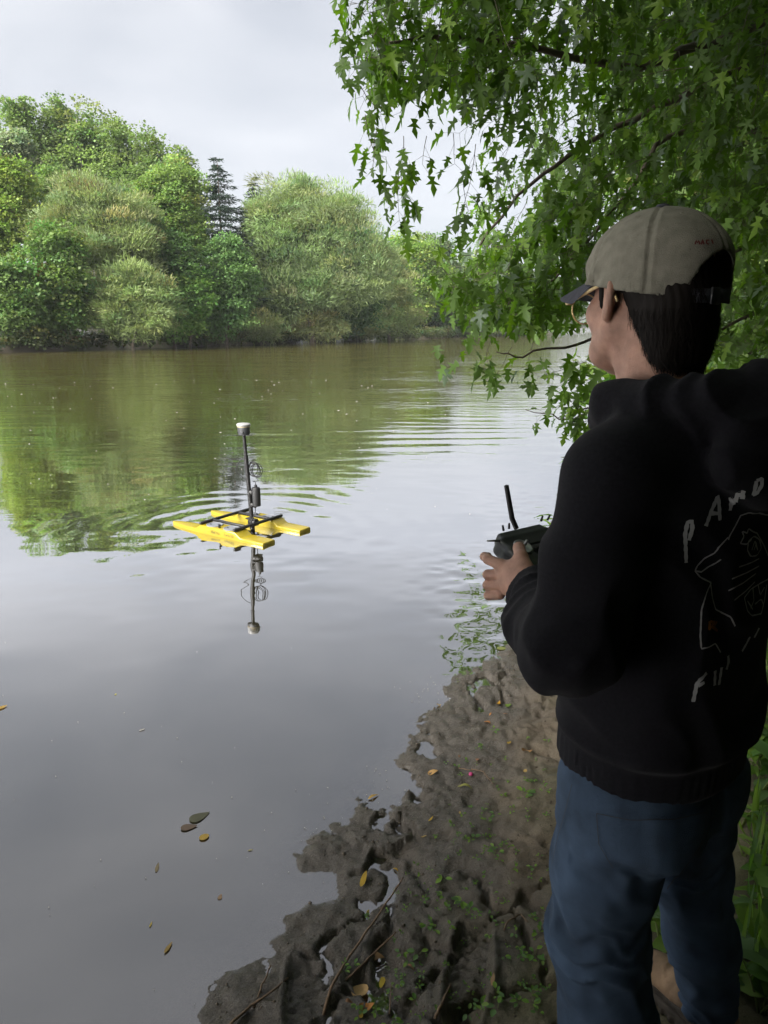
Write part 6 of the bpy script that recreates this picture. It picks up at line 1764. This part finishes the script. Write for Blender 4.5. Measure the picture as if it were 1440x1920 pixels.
# leaves and flecks floating on the river
for i, (a_, b_, L, deg, kind, c, lab) in enumerate([
    (375, 1532, 0.080, 25, 'ovate', (0.085, 0.085, 0.052), 'large greenish leaf floating on the dark water near the bank'),
    (355, 1552, 0.06, 10, 'ovate', (0.12, 0.085, 0.06), 'brownish leaf floating against the large greenish leaf'),
    (383, 1571, 0.036, 25, 'round', (0.36, 0.24, 0.05), 'small yellow leaf floating just below the large greenish leaf'),
    (295, 1627, 0.045, 75, 'lance', (0.20, 0.16, 0.09), 'pale narrow leaf drifting just under the water surface'),
    (283, 1734, 0.022, 65, 'lance', (0.36, 0.28, 0.08), 'short yellowish leaf sliver floating near the bottom left'),
    (316, 1778, 0.042, 55, 'lance', (0.32, 0.22, 0.07), 'yellow-brown leaf with white foam floating near the bottom left'),
    (413, 1682, 0.024, 70, 'ovate', (0.30, 0.20, 0.12), 'small pinkish leaf floating off the bank'),
    (470, 1595, 0.020, 10, 'lance', (0.34, 0.30, 0.10), 'small yellow sliver floating between the large leaf and bank'),
    (5, 1327, 0.045, 20, 'ovate', (0.34, 0.22, 0.05), 'yellow-brown leaf floating at the left edge of the photo'),
    (217, 1302, 0.016, 60, 'ovate', (0.36, 0.34, 0.10), 'tiny pale yellow leaf floating far from the bank'),
    (267, 1369, 0.030, 20, 'lance', (0.45, 0.42, 0.36), 'whitish feather-like sliver floating on the grey water'),
    (940, 1217, 0.050, 5, 'round', (0.18, 0.20, 0.06), 'olive round leaf floating in the shallows below the hand'),
    (533, 960, 0.20, 5, 'grass', (0.10, 0.10, 0.05), 'thin dark stalk floating right of the boat')]):
    p = at(a_, b_, 0.0)
    o = obj('floating_leaf', dead_leaf_mesh(kind, c, 60 + i, 0.04), None, (p[0], p[1], 0.001 + 0.0012 * (i % 3)), (0, 0, img_dir(a_, b_, deg, 0) - math.pi / 2))
    o.scale = (L,) * 3
    tag(o, lab, 'leaf', 'leaves floating on the river')
Vs, Fs, n0 = [], [], 0
for i in range(250):
    if i < 110:
        y = RNG.uniform(6.2, 24); x = RNG.uniform(-0.55, 0.16) * y; s_ = RNG.uniform(0.003, 0.010) * (y / 8)
    elif i < 140:
        p = at(RNG.uniform(0, 620), RNG.uniform(1180, 1900)); x, y = p[:2]; s_ = RNG.uniform(0.0008, 0.0022)
    else:
        k = RNG.integers(3); cx, cy = [(at(735, 1480)[:2]), (at(820, 1300)[:2]), (at(600, 1560)[:2])][k]; x, y = cx + RNG.normal(0, 0.09), cy + RNG.normal(0, 0.10); s_ = RNG.uniform(0.0008, 0.0024)
    a_ = np.arange(6) * math.pi / 3 + RNG.uniform(0, 1)
    V = np.stack([x + s_ * np.cos(a_) * RNG.uniform(0.8, 1.6), y + s_ * np.sin(a_), np.full(6, 0.0035)], -1)
    Vs.append(np.concatenate([V, [[x, y, 0.0055 + 0.2 * s_]]])); Fs.append(np.array([(j, (j + 1) % 6, 6) for j in range(6)]) + n0); n0 += 7
tag(obj('foam_flecks', mesh_np('foam_flecks', np.concatenate(Vs), np.concatenate(Fs), pmat('foam', (0.40, 0.38, 0.33), rough=0.8))), 'pale foam flecks and seed fluff drifting on the water', 'foam', kind='stuff')

# toe of another shoe at the right edge
p = at(1445, 1562, 0.13)
g = Grid((-0.08, -0.13, -0.03), (0.08, 0.25, 0.17), 0.006)
up = smin(g.chain([(0, 0, 0.10), (0, -0.005, 0.05)], [0.045, 0.048], 0.02), g.chain([(0, -0.035, 0.045), (0.004, 0.06, 0.046), (0.006, 0.13, 0.036)], [0.042, 0.040, 0.036], 0.02), 0.03)
up = np.maximum(smin(up, g.ell((0.007, 0.145, 0.034), (0.045, 0.056, 0.032)), 0.02), 0.016 - g.Z)
V, Q = g.mesh(up)
M_SHOE = pmat('grey_brown_shoe', (0.075, 0.058, 0.050), rough=0.7, vary=0.35, vscale=25, bump=0.2, bscale=200)
yaw2 = R(62)
shoe = obj('walking_shoe', mesh_np('upper', V, Q, M_SHOE, True), None, (p[0] + 0.150, p[1] - 0.075, gz(p[0] + 0.1, p[1]) + 0.012), (0, 0, yaw2))
tag(shoe, 'toe of a grey-brown walking shoe at the right edge among the weeds', 'shoe')
so = np.maximum(np.maximum(g.ell((0.004, 0.04, 0.01), (0.052, 0.168, 0.20)), np.abs(g.Z - 0.004) - 0.016), np.abs(g.X - 0.004) - 0.049)
V, Q = g.mesh(so); obj('sole', mesh_np('sole', V, Q, M_SOLE, True), shoe)
for k in range(4):
    y_ = 0.045 + 0.022 * k; z_ = 0.092 - 0.005 * k - 0.001 * k * k
    m_ = MB(); m_.tube([(-0.026, y_, z_ - 0.012), (0.0, y_ + 0.008, z_), (0.026, y_, z_ - 0.012)], 0.0026, 5); m_.build('lace', M_BLKM, shoe, True)
print('POLYS', sum(len(o.data.polygons) for o in bpy.data.objects if o.type == 'MESH'))

# ------------------------------------------------------------------ moist air
hz = MB()
hz.box((0, 500, 28.5), (3600, 3200, 64))
M_HAZE = bpy.data.materials.new('haze')
M_HAZE.use_nodes = True
n = M_HAZE.node_tree
n.nodes.clear()
ho = n.nodes.new('ShaderNodeOutputMaterial')
pv = n.nodes.new('ShaderNodeVolumePrincipled')
pv.inputs['Color'].default_value = (0.86, 0.90, 0.95, 1)
pv.inputs['Density'].default_value = 0.00026
n.links.new(pv.outputs[0], ho.inputs['Volume'])
tag(hz.build('haze', M_HAZE), 'thin moist haze over the river', 'haze', kind='stuff')
